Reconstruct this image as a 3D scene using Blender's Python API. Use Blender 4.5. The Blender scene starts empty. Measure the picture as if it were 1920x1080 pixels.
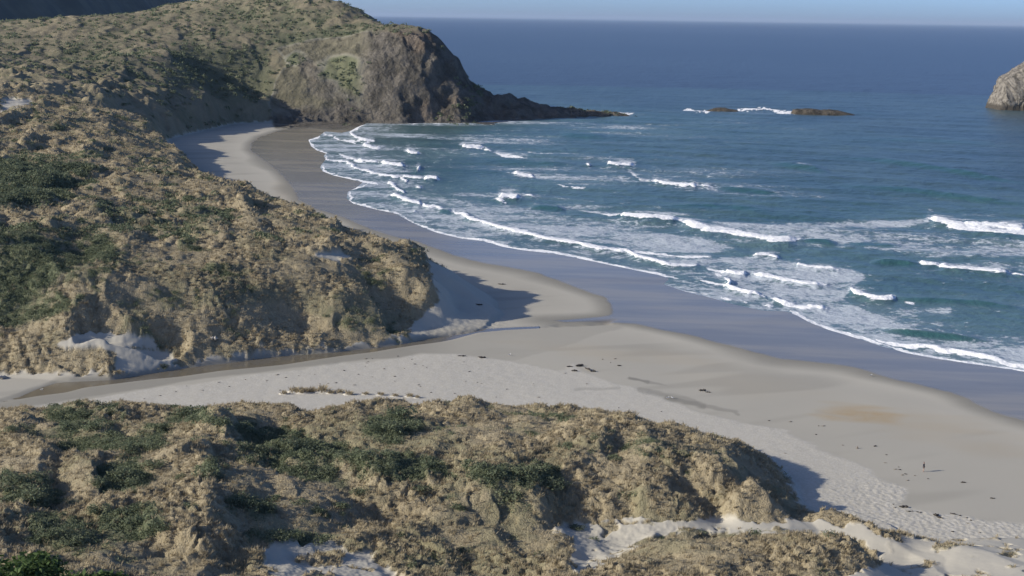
import bpy, math, random
import numpy as np
from mathutils import Matrix, Vector

random.seed(7); rng = np.random.default_rng(7)
F32 = np.float32
# ------------------------------------------------------------------ camera, world, sun, exposure
FPX = 2637.0; CAMZ = 75.0; PITCH = math.radians(10.9); ROLL = 0.0148
sc = bpy.context.scene
cam = bpy.data.cameras.new("camera"); cam_o = bpy.data.objects.new("camera", cam)
sc.collection.objects.link(cam_o); sc.camera = cam_o
cam.sensor_width = 36.0; cam.lens = 36.0*FPX/1920.0
cam.clip_start = 1.0; cam.clip_end = 400000.0
cam_o.matrix_world = Matrix.Translation((0, 0, CAMZ)) @ Matrix.Rotation(math.pi/2-PITCH, 4, 'X') @ Matrix.Rotation(ROLL, 4, 'Z')
sc.view_settings.view_transform = 'Standard'; sc.view_settings.look = 'None'
sc.view_settings.exposure = 0.42; sc.view_settings.gamma = 1.0
SUNV = Vector((-3.6, -1.0, 1.68)).normalized()
sun = bpy.data.lights.new("sun", 'SUN'); sun.energy = 4.0; sun.angle = math.radians(0.5); sun.color = (1.0, 0.92, 0.78)
sun_o = bpy.data.objects.new("sun", sun); sc.collection.objects.link(sun_o)
sun_o.rotation_euler = SUNV.to_track_quat('Z', 'Y').to_euler(); sun_o.location = (-300, -80, 300)
world = bpy.data.worlds.new("World"); sc.world = world; world.use_nodes = True
wn = world.node_tree.nodes; wl = world.node_tree.links; wn.clear()
sky = wn.new('ShaderNodeTexSky'); sky.sky_type = 'NISHITA'; sky.sun_disc = False
sky.sun_elevation = math.asin(SUNV.z); sky.sun_rotation = math.atan2(SUNV.x, SUNV.y)
sky.altitude = 300; sky.air_density = 0.4; sky.dust_density = 1.2; sky.ozone_density = 4.8
bg = wn.new('ShaderNodeBackground'); bg.inputs['Strength'].default_value = 0.15
wo = wn.new('ShaderNodeOutputWorld'); wl.new(sky.outputs[0], bg.inputs[0]); wl.new(bg.outputs[0], wo.inputs[0])

# ------------------------------------------------------------------ helpers: photo pixel <-> place
cp, sp = math.cos(PITCH), math.sin(PITCH); cr, sr = math.cos(ROLL), math.sin(ROLL)
def rays(px, py):
    px = np.asarray(px, float); py = np.asarray(py, float)
    u = (px-960)/FPX; v = (540-py)/FPX
    a = u*cr-v*sr; b = v*cr+u*sr
    X = a; Y = cp+b*sp; Z = -sp+b*cp
    return np.arctan2(X, Y), Z/np.hypot(X, Y)          # bearing, slope
def at_z(px, py, z):
    th, s = rays(px, py); r = (z-CAMZ)/s
    return th, r
def xyz(px, py, z):
    th, r = at_z(px, py, z); return float(r*np.sin(th)), float(r*np.cos(th)), float(z)
def project(X, Y, Z):
    z = Z-CAMZ; f = Y*cp-z*sp; b = (Y*sp+z*cp)/f; a = X/f
    u = a*cr+b*sr; v = -a*sr+b*cr
    return 960+u*FPX, 540-v*FPX

# ------------------------------------------------------------------ helpers: noise (vectorised)
_perm = np.random.default_rng(3).permutation(4096).astype(np.int32)
_perm = np.concatenate([_perm, _perm])
_g = np.random.default_rng(5).uniform(0, 2*np.pi, 4096); _gx = np.cos(_g).astype(F32); _gy = np.sin(_g).astype(F32)
_r1 = np.random.default_rng(8).random(4096).astype(F32); _r2 = np.random.default_rng(9).random(4096).astype(F32)
def _h(ix, iy): return _perm[(_perm[ix & 4095]+iy) & 4095]
def noise(x, y, seed=0):
    x = np.asarray(x, F32)+F32(seed*17.31); y = np.asarray(y, F32)+F32(seed*9.77)
    ix = np.floor(x).astype(np.int32); iy = np.floor(y).astype(np.int32)
    fx = x-ix; fy = y-iy
    u = fx*fx*fx*(fx*(fx*6-15)+10); v = fy*fy*fy*(fy*(fy*6-15)+10)
    def g(a, b):
        h = _h(ix+a, iy+b); return _gx[h]*(fx-a)+_gy[h]*(fy-b)
    a = g(0, 0); b = g(1, 0); c = g(0, 1); d = g(1, 1)
    p = a+u*(b-a); q = c+u*(d-c)
    return (p+v*(q-p))*F32(1.5)
def fbm(x, y, n=4, seed=0):
    s = 0; a = 1.0; f = 1.0; t = 0
    for i in range(n):
        s = s+a*noise(x*f, y*f, seed+i*3); t += a; a *= .5; f *= 2.03
    return s/t
def cells(x, y, seed=0):                                # distance to nearest feature point and that cell's random value
    x = np.asarray(x, F32)+F32(seed*7.7); y = np.asarray(y, F32)+F32(seed*3.3)
    ix = np.floor(x).astype(np.int32); iy = np.floor(y).astype(np.int32)
    best = np.full(x.shape, 9, F32); val = np.zeros(x.shape, F32)
    for a in (-1, 0, 1):
        for b in (-1, 0, 1):
            h = _h(ix+a, iy+b)
            d = (ix+a+_r1[h]-x)**2+(iy+b+_r2[h]-y)**2
            m = d < best; best = np.where(m, d, best); val = np.where(m, _r1[(h*7+11) & 4095], val)
    return np.sqrt(best), val
def sstep(a, b, x):
    t = np.clip((x-a)/(b-a), 0, 1); return t*t*(3-2*t)
def seg_dist(x, y, pts):                                # distance to polyline, and position along it (0..n-1)
    best = np.full(x.shape, 1e9, F32); tt = np.zeros(x.shape, F32)
    for i in range(len(pts)-1):
        ax, ay = pts[i]; bx, by = pts[i+1]; dx, dy = bx-ax, by-ay; L = dx*dx+dy*dy+1e-9
        t = np.clip(((x-ax)*dx+(y-ay)*dy)/L, 0, 1)
        d = (x-ax-t*dx)**2+(y-ay-t*dy)**2
        m = d < best; best = np.where(m, d, best).astype(F32); tt = np.where(m, i+t, tt).astype(F32)
    return np.sqrt(best), tt
def inside(x, y, poly):
    c = np.zeros(x.shape, bool); n = len(poly)
    for i in range(n):
        ax, ay = poly[i]; bx, by = poly[(i+1) % n]
        if ay == by: continue
        c ^= ((ay > y) != (by > y)) & (x < (bx-ax)*(y-ay)/(by-ay)+ax)
    return c
def sdf(x, y, poly):                                    # positive inside
    d, _ = seg_dist(x, y, list(poly)+[poly[0]])
    return np.where(inside(x, y, poly), d, -d)
def spline(pts, k=4):
    p = np.array(pts, float); n = len(p)
    if n < 3: return [tuple(q) for q in p]
    out = []
    for i in range(n-1):
        p0 = p[max(i-1, 0)]; p1 = p[i]; p2 = p[i+1]; p3 = p[min(i+2, n-1)]
        for j in range(k):
            t = j/k
            out.append(tuple(.5*((2*p1)+(-p0+p2)*t+(2*p0-5*p1+4*p2-p3)*t*t+(-p0+3*p1-3*p2+p3)*t**3)))
    out.append(tuple(p[-1])); return out

# ------------------------------------------------------------------ helpers: meshes
def link(o): sc.collection.objects.link(o); return o
def tag(o, label=None, cat=None, group=None, kind=None):
    if label: o['label'] = label
    if cat: o['category'] = cat
    if group: o['group'] = group
    if kind: o['kind'] = kind
    return o
def mesh_np(name, co, faces, mat, smooth=True, attrs=None, parent=None):
    me = bpy.data.meshes.new(name); co = np.ascontiguousarray(co, F32); faces = np.ascontiguousarray(faces, np.int32)
    k = faces.shape[1]; nf = len(faces)
    me.vertices.add(len(co)); me.vertices.foreach_set('co', co.ravel())
    me.loops.add(nf*k); me.loops.foreach_set('vertex_index', faces.ravel())
    me.polygons.add(nf); me.polygons.foreach_set('loop_start', np.arange(0, nf*k, k, dtype=np.int32))
    me.polygons.foreach_set('use_smooth', np.full(nf, smooth))
    me.update(calc_edges=True)
    for an, arr in (attrs or {}).items():
        a = me.attributes.new(an, 'FLOAT_COLOR', 'POINT'); a.data.foreach_set('color', np.ascontiguousarray(arr, F32).ravel())
    me.materials.append(mat)
    o = link(bpy.data.objects.new(name, me))
    if parent: o.parent = parent
    return o
def compact(co, faces, attrs):
    used = np.zeros(len(co), bool); used[faces.ravel()] = True
    idx = np.cumsum(used)-1
    return co[used], idx[faces], {k: v[used] for k, v in attrs.items()}

# ------------------------------------------------------------------ helpers: materials
class NT:
    def __init__(s, name):
        s.m = bpy.data.materials.new(name); s.m.use_nodes = True; s.t = s.m.node_tree; s.n = s.t.nodes; s.l = s.t.links
        s.b = s.n['Principled BSDF']
    def new(s, t, **k):
        n = s.n.new(t)
        for a, b in k.items(): setattr(n, a, b)
        return n
    def inp(s, node, key, v):
        i = node.inputs[key]
        if hasattr(v, 'links') or isinstance(v, bpy.types.NodeSocket): s.l.new(v, i)
        else: i.default_value = v
    def attr(s, name):
        a = s.new('ShaderNodeAttribute', attribute_name=name); q = s.new('ShaderNodeSeparateColor'); s.l.new(a.outputs['Color'], q.inputs[0])
        return q.outputs[0], q.outputs[1], q.outputs[2], a.outputs['Alpha']
    def noise(s, scale, detail=3, rough=.55, vec=None, dist=0):
        n = s.new('ShaderNodeTexNoise'); n.inputs['Scale'].default_value = scale; n.inputs['Detail'].default_value = detail
        n.inputs['Roughness'].default_value = rough; n.inputs['Distortion'].default_value = dist
        if vec is None:
            if not hasattr(s, 'geo'): s.geo = s.new('ShaderNodeNewGeometry')
            vec = s.geo.outputs['Position']
        s.l.new(vec, n.inputs['Vector']); return n.outputs['Fac']
    def ramp(s, f, a, b, lo=0.0, hi=1.0):
        n = s.new('ShaderNodeMapRange'); n.interpolation_type = 'SMOOTHSTEP'
        s.l.new(f, n.inputs[0]); n.inputs[1].default_value = a; n.inputs[2].default_value = b; n.inputs[3].default_value = lo; n.inputs[4].default_value = hi
        return n.outputs[0]
    def mix(s, f, a, b):
        n = s.new('ShaderNodeMix', data_type='RGBA')
        s.inp(n, 0, f)
        for i, v in ((6, a), (7, b)):
            if isinstance(v, tuple): n.inputs[i].default_value = (*v[:3], 1)
            else: s.l.new(v, n.inputs[i])
        return n.outputs[2]
    def math(s, op, a, b=None):
        n = s.new('ShaderNodeMath', operation=op); s.inp(n, 0, a)
        if b is not None: s.inp(n, 1, b)
        return n.outputs[0]
    def bump(s, h, strength, dist, prev=None):
        n = s.new('ShaderNodeBump'); s.inp(n, 'Strength', strength); n.inputs['Distance'].default_value = dist; s.l.new(h, n.inputs['Height'])
        if prev is not None: s.l.new(prev, n.inputs['Normal'])
        return n.outputs[0]

def lin(r, g, b):
    f = lambda c: ((c/255+.055)/1.055)**2.4 if c/255 > .04045 else c/255/12.92
    return (f(r), f(g), f(b))

# terrain material: what the surface is made of comes from masks on the mesh
# maskA = grass, shrub, damp, mirror-wet ; maskB = rough-dry, orange stain, rock, bare earth
def terrain_material():
    t = NT('dune_and_beach_ground')
    grass, shrub, damp, wet = t.attr('maskA'); rough, orange, rock, earth = t.attr('maskB')
    n1 = t.noise(.03, 4); n2 = t.noise(.35, 4); n3 = t.noise(2.2, 4, .6)
    sand = t.mix(n1, (.43, .402, .335), (.48, .452, .385))
    sand = t.mix(t.math('MULTIPLY', t.ramp(n3, .35, .7), rough), sand, (.52, .495, .44))
    sand = t.mix(t.math('MULTIPLY', orange, t.ramp(n2, .2, .8, .6, 1)), sand, (.43, .325, .19))
    dampc = t.mix(n2, (.205, .195, .165), (.25, .238, .205))
    sand = t.mix(damp, sand, dampc)
    mp = t.new('ShaderNodeMapping'); mp.inputs['Rotation'].default_value = (0, 0, .35); mp.inputs['Scale'].default_value = (.012, .09, 1); t.l.new(t.geo.outputs['Position'], mp.inputs['Vector'])
    sw = t.noise(1.0, 5, .55, mp.outputs[0])
    sand = t.mix(wet, sand, t.mix(t.ramp(sw, .35, .65), (.19, .172, .138), (.275, .245, .19)))
    g1 = t.mix(t.ramp(n3, .3, .7), (.265, .22, .14), (.42, .358, .238))
    g1 = t.mix(t.ramp(n2, .35, .65), g1, (.315, .265, .175))
    g1 = t.mix(t.ramp(t.noise(.06, 4), .5, .62, 0, .55), g1, (.185, .182, .11))
    green = t.mix(t.ramp(n3, .3, .7), (.095, .115, .065), (.175, .185, .11))
    veg = t.mix(shrub, g1, green)
    col = t.mix(grass, sand, veg)
    r1 = t.mix(t.ramp(t.noise(.09, 6, .65), .35, .65), (.095, .087, .072), (.20, .18, .15))
    r1 = t.mix(t.ramp(t.noise(.02, 3), .55, .68, 0, .3), r1, (.24, .165, .115))
    e1 = t.mix(t.ramp(t.noise(.12, 6, .6), .35, .65), (.12, .112, .078), (.17, .155, .108))
    col = t.mix(earth, col, e1)
    col = t.mix(rock, col, r1)
    t.l.new(col, t.b.inputs['Base Color'])
    ro = t.math('MULTIPLY', wet, -.72); ro = t.math('ADD', ro, .95)
    t.l.new(ro, t.b.inputs['Roughness'])
    sl = t.math('ADD', t.math('MULTIPLY', wet, t.ramp(sw, .38, .66, .30, .08)), .12); t.l.new(sl, t.b.inputs['Specular IOR Level'])
    bs = t.math('SUBTRACT', 1.0, wet); bs = t.math('MULTIPLY', bs, t.math('ADD', t.math('MULTIPLY', grass, .8), t.math('ADD', t.math('MULTIPLY', rough, .16), .04)))
    b = t.bump(t.noise(3.5, 5, .6), bs, .5)
    b2 = t.bump(t.noise(.25, 6, .65), t.math('MAXIMUM', rock, t.math('MULTIPLY', earth, .5)), 6.0, b)
    t.l.new(b2, t.b.inputs['Normal'])
    return t.m
M_TER = terrain_material()

# ------------------------------------------------------------------ traced lines (photo pixels), lying on beach level
WATERLINE = [(900,229),(830,230),(760,231),(690,231),(676,236),(661,245),(640,250),(612,247),(606,251),(600,256),(581,262),(586,274),(597,282),(615,288),(610,292),(614,299),(606,309),(604,314),(608,321),(629,329),(660,336),(684,342),(672,352),(656,360),(654,372),(667,382),(690,388),(720,395),(745,400),(762,409),(790,424),(826,437),(870,447),(906,451),(945,462),(980,468),(1049,476),(1093,485),(1137,494),(1190,505),(1243,516),(1262,523),(1250,533),(1298,549),(1339,558),(1380,570),(1430,581),(1478,583),(1500,591),(1523,604),(1559,618),(1580,624),(1622,637),(1660,649),(1704,661),(1757,671),(1810,679),(1863,686),(1920,695),(2050,725),(2300,775),(2600,830)]
WETLINE = [(720,229),(640,230),(596,232),(560,238),(520,244),(485,256),(470,268),(468,280),(482,291),(512,312),(532,330),(546,347),(560,372),(590,388),(640,404),(690,425),(728,438),(782,450),(817,464),(852,477),(906,491),(941,497),(980,504),(1013,511),(1022,516),(1063,530),(1102,545),(1132,555),(1143,567),(1149,580),(1140,590),(1080,597),(1030,601),(1060,604),(1130,602),(1190,606),(1240,616),(1290,626),(1339,639),(1389,651),(1435,663),(1461,671),(1514,674),(1580,681),(1607,686),(1651,701),(1686,710),(1730,720),(1780,732),(1813,745),(1830,757),(1857,768),(1920,787),(2050,820),(2300,875),(2600,940)]
CREEK = [(-400,800),(-60,756),(0,749),(35,740),(71,724),(106,713),(150,710),(204,706),(248,699),(301,690),(345,682),(400,674),(470,664),(560,655),(640,649),(693,641),(750,633),(799,625),(852,616),(897,608),(950,604),(1020,600),(1045,596),(1090,594),(1150,588),(1150,597),(1040,603),(950,608),(897,614),(852,627),(826,632),(782,638),(702,652),(640,660),(533,677),(480,683),(413,690),(340,700),(283,706),(230,713),(159,722),(124,731),(71,738),(0,751),(-60,762),(-400,812)]
CREEKWET = [(-400,800),(-60,750),(0,742),(71,722),(106,709),(204,704),(301,688),(400,672),(560,653),(693,639),(799,623),(897,606),(1020,598),(1150,586),(1170,600),(1060,640),(960,668),(857,655),(790,655),(740,664),(640,672),(530,688),(430,700),(340,712),(260,726),(195,738),(142,746),(71,757),(0,765),(-60,775),(-400,830)]
DRY = [(-400,840),(0,764),(142,747),(260,728),(430,702),(530,690),(640,674),(740,664),(790,656),(857,656),(960,668),(1050,688),(1075,672),(1100,690),(1170,712),(1215,722),(1260,740),(1330,768),(1400,780),(1480,795),(1500,812),(1530,822),(1590,850),(1640,872),(1640,880),(1700,905),(1690,935),(1760,952),(1920,965),(2200,1000),(2600,1300),(1000,1600),(-600,1500),(-800,1100)]
def line_xy(pts, z, k=1):
    th, r = at_z([p[0] for p in pts], [p[1] for p in pts], z)
    return list(zip(r*np.sin(th), r*np.cos(th)))
SHORE = line_xy(WATERLINE, 0.0)

# ------------------------------------------------------------------ height control points: (px, py, 'z'|'r', value) read off the photo
CP = []
def Zp(z, *pts):
    for p in pts:
        th, r = at_z(p[0], p[1], z); CP.append((float(th), float(np.log(r)), z))
def Rp(r, *pts):
    for p in pts:
        th, s = rays(p[0], p[1]); CP.append((float(th), math.log(r), CAMZ+r*float(s)))
def Wp(z, *pts):
    for X, Y in pts: CP.append((math.atan2(X, Y), math.log(math.hypot(X, Y)), z))
def behind(z, dr, src_z, *pts):
    for p in pts:
        th, r = at_z(p[0], p[1], src_z); CP.append((float(th), float(np.log(r+dr)), z))
# foreground dune: crest against the beach, then ground behind, then the humps in front
Zp(8.0, (-300,790),(-120,785),(0,780),(80,766),(150,756),(270,766),(400,770),(520,772)); Zp(8.5,(640,766),(760,757),(880,762),(1000,773),(1110,774)); Zp(8.2,(1190,793),(1290,806),(1360,826)); Zp(7.6,(1415,850),(1445,875),(1462,900))
behind(1.5, 20, 8, (-300,790),(-120,785),(0,780),(80,766),(150,756),(270,766),(400,770),(520,772),(640,766),(760,757),(880,762),(1000,773),(1110,774),(1190,793),(1290,806),(1360,824),(1430,845))
behind(0.0, 40, 8, (-300,790),(0,780),(150,756),(400,770),(640,766),(880,762),(1110,774),(1290,806))
Zp(2.6, (1478,935),(1495,915),(1490,890),(1400,955),(1445,955))
Zp(0.5, (1560,900),(1540,940),(1620,900),(1600,860),(1500,850),(1700,800),(1650,940),(1800,900),(1900,960),(2100,1000),(1780,985))
Zp(11, (1200,850),(1350,860),(900,860),(600,850)); Zp(12, (300,850),(0,850),(-300,860)); Zp(10,(1400,890)); Zp(9,(1380,920))
Zp(14.5, (0,950),(200,940),(-300,960)); Zp(13,(420,930)); Zp(12.5,(600,920)); Zp(10,(800,930),(1000,920)); Zp(9.5,(1200,915)); Zp(7.2,(1150,950)); Zp(8.4,(1290,930),(1240,925))
Zp(7.4,(1340,925)); Zp(4.8, (1380,952),(1340,962)); Zp(5,(1060,990),(1180,975)); Zp(4.6,(1280,965)); Zp(4.4,(1350,985),(1480,978)); Zp(5.2,(1560,985),(1640,1010)); Zp(5.0,(1690,1018))
Zp(6.2,(1530,955),(1580,960)); Zp(5.6,(1640,985)); Zp(2.2,(1715,1010),(1760,1015),(1700,985),(1600,940)); behind(2.0,6,6,(1530,955),(1580,960),(1640,985))
Zp(8.6,(1180,1040),(1240,1010),(1300,1003),(1400,1004),(1500,1004),(1570,1012)); Zp(7.2,(1625,1035)); Zp(3.6,(1665,1065),(1700,1050)); Zp(8.5,(1300,1050),(1450,1050),(1560,1060))
behind(4.6,5,8.6,(1240,1010),(1300,1003),(1400,1004),(1500,1004),(1570,1012))
Zp(7.5,(720,1005),(820,1003),(920,1002),(1040,1003)); behind(7.0,5,7.5,(720,1005),(920,1002)); Zp(4.6,(1120,1010),(1150,1030),(1100,1060)); Zp(7,(1060,1020),(1055,1050)); Zp(7.4,(800,1060),(950,1050)); Zp(10.2,(560,1050),(620,1070))
Zp(14,(300,1015),(390,1005),(200,1020)); Zp(12.6,(440,990),(480,980)); Zp(12,(350,1050),(460,1060)); Zp(16,(0,1010),(-300,1020))
Zp(5.0,(1800,1030),(1900,1040),(1720,1060)); Zp(5.5,(1850,1075),(1700,1090)); Zp(2.4,(1800,1005),(1900,1010))
Zp(14,(800,1200),(500,1180)); Zp(13,(1100,1200),(1400,1200)); Zp(10,(1700,1200)); Zp(36,(60,1150),(-50,1120)); Zp(28,(200,1160)); Zp(20,(350,1150)); Zp(40,(-200,1200),(-400,1100)); Zp(9,(2000,1100),(2200,1150))
Wp(30,(0,70),(30,75),(-30,80)); Wp(45,(0,30),(-30,35),(30,35)); Wp(24,(50,90))
# big dunes beyond the stream
Zp(2.2,(110,698),(210,700),(300,688),(400,668),(560,648),(650,640),(720,630),(800,615)); Zp(2.6,(0,703),(-100,706),(-300,715))
Zp(8.5,(40,645),(80,650),(-100,650)); Zp(8,(150,650),(200,645),(215,652)); Zp(8.5,(250,640)); Zp(4.5,(300,655),(330,652)); Zp(6.5,(365,640)); behind(6,7,8,(150,650),(200,645)); Zp(10.0,(180,622),(280,628)); Zp(3.5,(260,672)); Zp(2.6,(340,672))
Zp(13,(0,610),(100,612),(350,612),(450,610)); Zp(10.5,(430,640)); Zp(8,(520,635)); Zp(12,(550,600)); Zp(9,(620,615)); Zp(13,(640,585),(690,592)); Zp(14.5,(600,570)); Zp(2.6,(790,617),(850,606)); Zp(2.2,(930,590),(940,570),(915,540)); Zp(6,(850,545)); Zp(10.5,(836,508)); Zp(14.8,(800,492)); Zp(3.5,(850,578))
Zp(16,(660,545),(690,520)); Zp(15,(760,500)); Zp(12.5,(725,520)); Zp(7,(742,565)); Zp(4.8,(775,580),(745,597)); Zp(14.5,(762,470)); Zp(12.5,(790,520)); Zp(7.5,(795,548)); Zp(8.5,(820,528))
Zp(13.5,(700,445),(640,422)); Zp(13,(590,403)); Zp(13,(520,375)); Zp(14.5,(470,358)); Zp(15.5,(440,348)); Zp(13,(405,352))
behind(4,30,14,(762,466),(700,443),(640,420)); behind(3,36,13,(590,400),(520,372)); behind(3,40,15,(470,354),(440,346)); behind(1,60,14,(700,443),(590,400),(440,346))
Zp(17,(550,500),(400,540),(250,540),(100,560)); Zp(20,(300,470),(150,480),(420,450)); Zp(19,(560,440),(0,540)); Zp(24,(0,460)); Zp(22,(250,400),(400,400)); Zp(27,(0,380),(120,370)); Zp(24,(200,340),(300,330)); Zp(20,(370,330)); Zp(18,(340,303)); Zp(6,(392,345),(362,312)); Zp(28,(-250,480)); Zp(30,(-250,380))
Zp(27,(150,300),(0,300)); Zp(17,(290,285)); Zp(24,(200,280)); Zp(32,(-250,300))
# far dunes and the land behind the bay
Zp(2.6,(305,270),(320,254),(360,248),(400,238),(440,231),(520,226)); Zp(12,(270,262),(290,240),(330,232)); Zp(14,(375,205),(340,215),(380,222)); Zp(6,(395,232)); Zp(4,(420,215),(470,217))
Zp(22,(200,240),(250,215)); Zp(26,(100,240),(0,250)); Zp(24,(300,180),(360,172)); Rp(955,(420,188)); Rp(985,(400,170)); Zp(30,(0,190),(100,180),(200,170)); Zp(36,(-250,220))
Zp(36,(100,130),(200,130)); Rp(960,(300,140)); Rp(1000,(380,140),(440,150)); Rp(1010,(500,160)); Rp(960,(480,210)); Rp(950,(510,222))
Rp(1000,(0,100),(200,90)); Rp(1020,(320,90)); Rp(1060,(420,100)); Rp(1150,(60,42),(140,30)); Rp(1220,(0,42),(210,36)); Rp(1250,(290,20),(350,4)); Rp(1120,(350,50)); Rp(1150,(450,30)); Rp(1200,(450,-14),(550,-16)); Rp(1180,(600,-6)); Rp(1150,(640,4),(680,22)); Rp(1110,(560,50)); Rp(1120,(700,39)); Rp(1090,(640,68),(540,80))
Rp(1130,(-300,90)); Rp(1250,(-300,40)); Rp(1080,(750,42)); Rp(1065,(800,47)); Rp(1060,(822,64)); Rp(1062,(845,95)); Rp(1066,(860,122)); Rp(1072,(890,152)); Rp(1082,(940,170)); Rp(1090,(965,188)); Rp(1100,(1000,193)); Rp(1105,(1040,203)); Rp(1110,(1090,208)); Rp(1115,(1150,213))
Zp(0.6,(530,226),(620,229),(700,229),(780,228),(850,227),(920,225),(980,223),(1050,219),(1110,217))
Zp(-2,(700,236),(800,236),(900,233),(1000,230),(1100,224),(1180,216),(1180,221))
Rp(1035,(520,160),(560,150)); Rp(1010,(540,205),(600,205)); Rp(1040,(620,140)); Rp(1022,(700,160)); Rp(1040,(700,110)); Rp(1058,(700,72)); Rp(1020,(780,160)); Rp(1036,(790,110)); Rp(1050,(790,72)); Rp(1030,(850,160)); Rp(1020,(860,195)); Rp(1008,(760,205)); Rp(1048,(900,185)); Rp(1065,(960,208)); Rp(1055,(905,205))
for dr, zz in ((60, 40), (130, -8), (260, -12)):
    for p, r0 in (((822,64),1060),((860,122),1066),((900,152),1072),((940,170),1082)):
        th, _ = rays(*p); CP.append((float(th), math.log(r0+dr*(1 if p[0] < 850 else .5)), zz if p[0] < 850 else min(zz, 2)))
Wp(-8, (-90,1400),(-60,1300),(30,1250),(80,1200),(-200,1600),(100,1400),(0,1600)); Wp(60,(-100,1180)); Wp(75,(-220,1250)); Wp(50,(-250,1400)); Wp(45,(-380,1400)); Wp(20,(-500,1500),(-700,1500)); Wp(10,(-250,1550))
CPa = np.array(CP)
def rbf_solve(c):
    P = c[:, :2]; n = len(P)
    d = np.sqrt(((P[:, None]-P[None])**2).sum(2)); A = np.zeros((n+3, n+3))
    A[:n, :n] = -d+np.eye(n)*0.002; A[:n, n] = 1; A[:n, n+1:] = P; A[n, :n] = 1; A[n+1:, :n] = P.T
    b = np.zeros(n+3); b[:n] = c[:, 2]
    return np.linalg.solve(A, b)
W_RBF = rbf_solve(CPa)
# coarse polar map (bearing, ln r) that everything else samples
TH0, TH1, LR0, LR1 = math.radians(-36), math.radians(36), math.log(24), math.log(2600)
NT_, NL_ = 460, 900
gth = np.linspace(TH0, TH1, NT_); glr = np.linspace(LR0, LR1, NL_)
GT, GL = np.meshgrid(gth, glr); GT = GT.astype(F32); GL = GL.astype(F32)
Hc = np.full(GT.shape, W_RBF[-3], float)+W_RBF[-2]*GT+W_RBF[-1]*GL
for i in range(len(CPa)): Hc -= W_RBF[i]*np.sqrt((GT-CPa[i, 0])**2+(GL-CPa[i, 1])**2)
# light smoothing of the cone tips
for _ in range(2): Hc[1:-1, 1:-1] = (Hc[1:-1, 1:-1]*4+Hc[:-2, 1:-1]+Hc[2:, 1:-1]+Hc[1:-1, :-2]+Hc[1:-1, 2:])/8
GR = np.exp(GL); GX = GR*np.sin(GT); GY = GR*np.cos(GT)
land_poly = SHORE+[(900, 100), (900, -600), (-2600, -600), (-2600, 2600), (-400, 2600), (-200, 1300)]
shore_d, _ = seg_dist(GX, GY, SHORE); inl = inside(GX, GY, land_poly); SDW = np.where(inl, shore_d, -shore_d)
def beach_level(sd): return np.where(sd > 0, 2.7*(1-np.exp(-np.maximum(sd, 0)*.022/2.7)), sd*.03)
def poly_field(pts, z): return sdf(GX, GY, line_xy(pts, z)).astype(F32)
CRK = poly_field(CREEK, 2.45); CRW = poly_field(CREEKWET, 2.45); DRYF = poly_field(DRY, 2.5)
wet_poly = line_xy(WETLINE, 1.0)+[(900, 100), (900, -600), (-2600, -600), (-2600, 2600), (-400, 2600), (-200, 1300)]
WETF = sdf(GX, GY, wet_poly).astype(F32)               # positive = above the wet line
BEACHP = [(640,229),(520,226),(440,229),(400,238),(360,247),(322,256),(303,270),(312,284),(352,306),(405,346),(470,352),(530,378),(590,396),(645,420),(700,441),(762,462),(800,484),(850,508),(918,545),(938,580),(915,605),(860,618),(800,628),(700,645),(560,659),(400,679),(345,687),(300,694),(210,709),(130,711),(0,704),(-300,716),(-500,730),(-500,815),(-300,798),(-120,790),(0,779),(80,764),(150,755),(200,759),(270,765),(400,768),(520,771),(640,765),(690,760),(760,755),(880,760),(1000,771),(1110,771),(1155,782),(1190,790),(1290,803),(1400,830),(1440,853),(1470,880),(1490,900),(1495,930),(1520,948),(1600,950),(1660,975),(1690,1000),(1730,1008),(1800,1006),(1920,1004),(2300,1060),(2900,1100),(2900,700),(1900,600),(1200,450),(900,330),(760,250),(690,236)]
BCH = poly_field(BEACHP, 2.4)
def samp(field, th, lr):
    a = np.clip((th-TH0)/(TH1-TH0)*(NT_-1), 0, NT_-1.001); b = np.clip((lr-LR0)/(LR1-LR0)*(NL_-1), 0, NL_-1.001)
    i = a.astype(np.int32); j = b.astype(np.int32); fa = a-i; fb = b-j
    return (field[j, i]*(1-fa)+field[j, i+1]*fa)*(1-fb)+(field[j+1, i]*(1-fa)+field[j+1, i+1]*fa)*fb

# patches seen as bare sand / green scrub inside the dunes: (polygon px, r range, softness px)
SANDPATCH = [([(490,1022),(540,1012),(620,1018),(690,1045),(740,1075),(760,1100),(540,1100),(500,1060)], 60, 250, 6),
 ([(620,1035),(700,1035),(720,1060),(690,1085),(640,1085)], 60, 250, 8),
 ([(1040,988),(1120,975),(1200,968),(1260,976),(1300,972),(1360,970),(1420,976),(1500,974),(1560,980),(1640,994),(1690,1015),(1685,1030),(1640,1035),(1610,1015),(1560,1003),(1480,996),(1380,996),(1290,994),(1230,1002),(1180,1028),(1130,1052),(1090,1075),(1060,1060),(1085,1035),(1065,1005)], 60, 250, 4),
 ([(1650,1030),(1720,1000),(1760,1000),(1920,1010),(2200,1030),(2200,1200),(1640,1200),(1560,1085),(1620,1070),(1650,1060)], 60, 250, 5),
 ([(110,640),(150,624),(240,624),(285,636),(298,648),(290,654),(262,652),(250,648),(222,662),(205,656),(190,648),(150,652),(120,655)], 270, 480, 3),
 ([(215,662),(240,650),(262,655),(300,655),(325,662),(330,680),(240,700),(210,695)], 270, 480, 4),

 ([(800,486),(860,508),(950,545),(950,612),(900,620),(770,634),(770,612),(795,590),(822,560),(812,520)], 290, 560, 5),
 ([(0,190),(20,182),(55,188),(60,200),(20,205),(0,212)], 500, 900, 3),

 ([(590,477),(640,472),(660,482),(640,490),(600,486)], 300, 560, 4),
 ([(600,398),(640,418),(600,420)], 600, 700, 2)]
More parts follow.
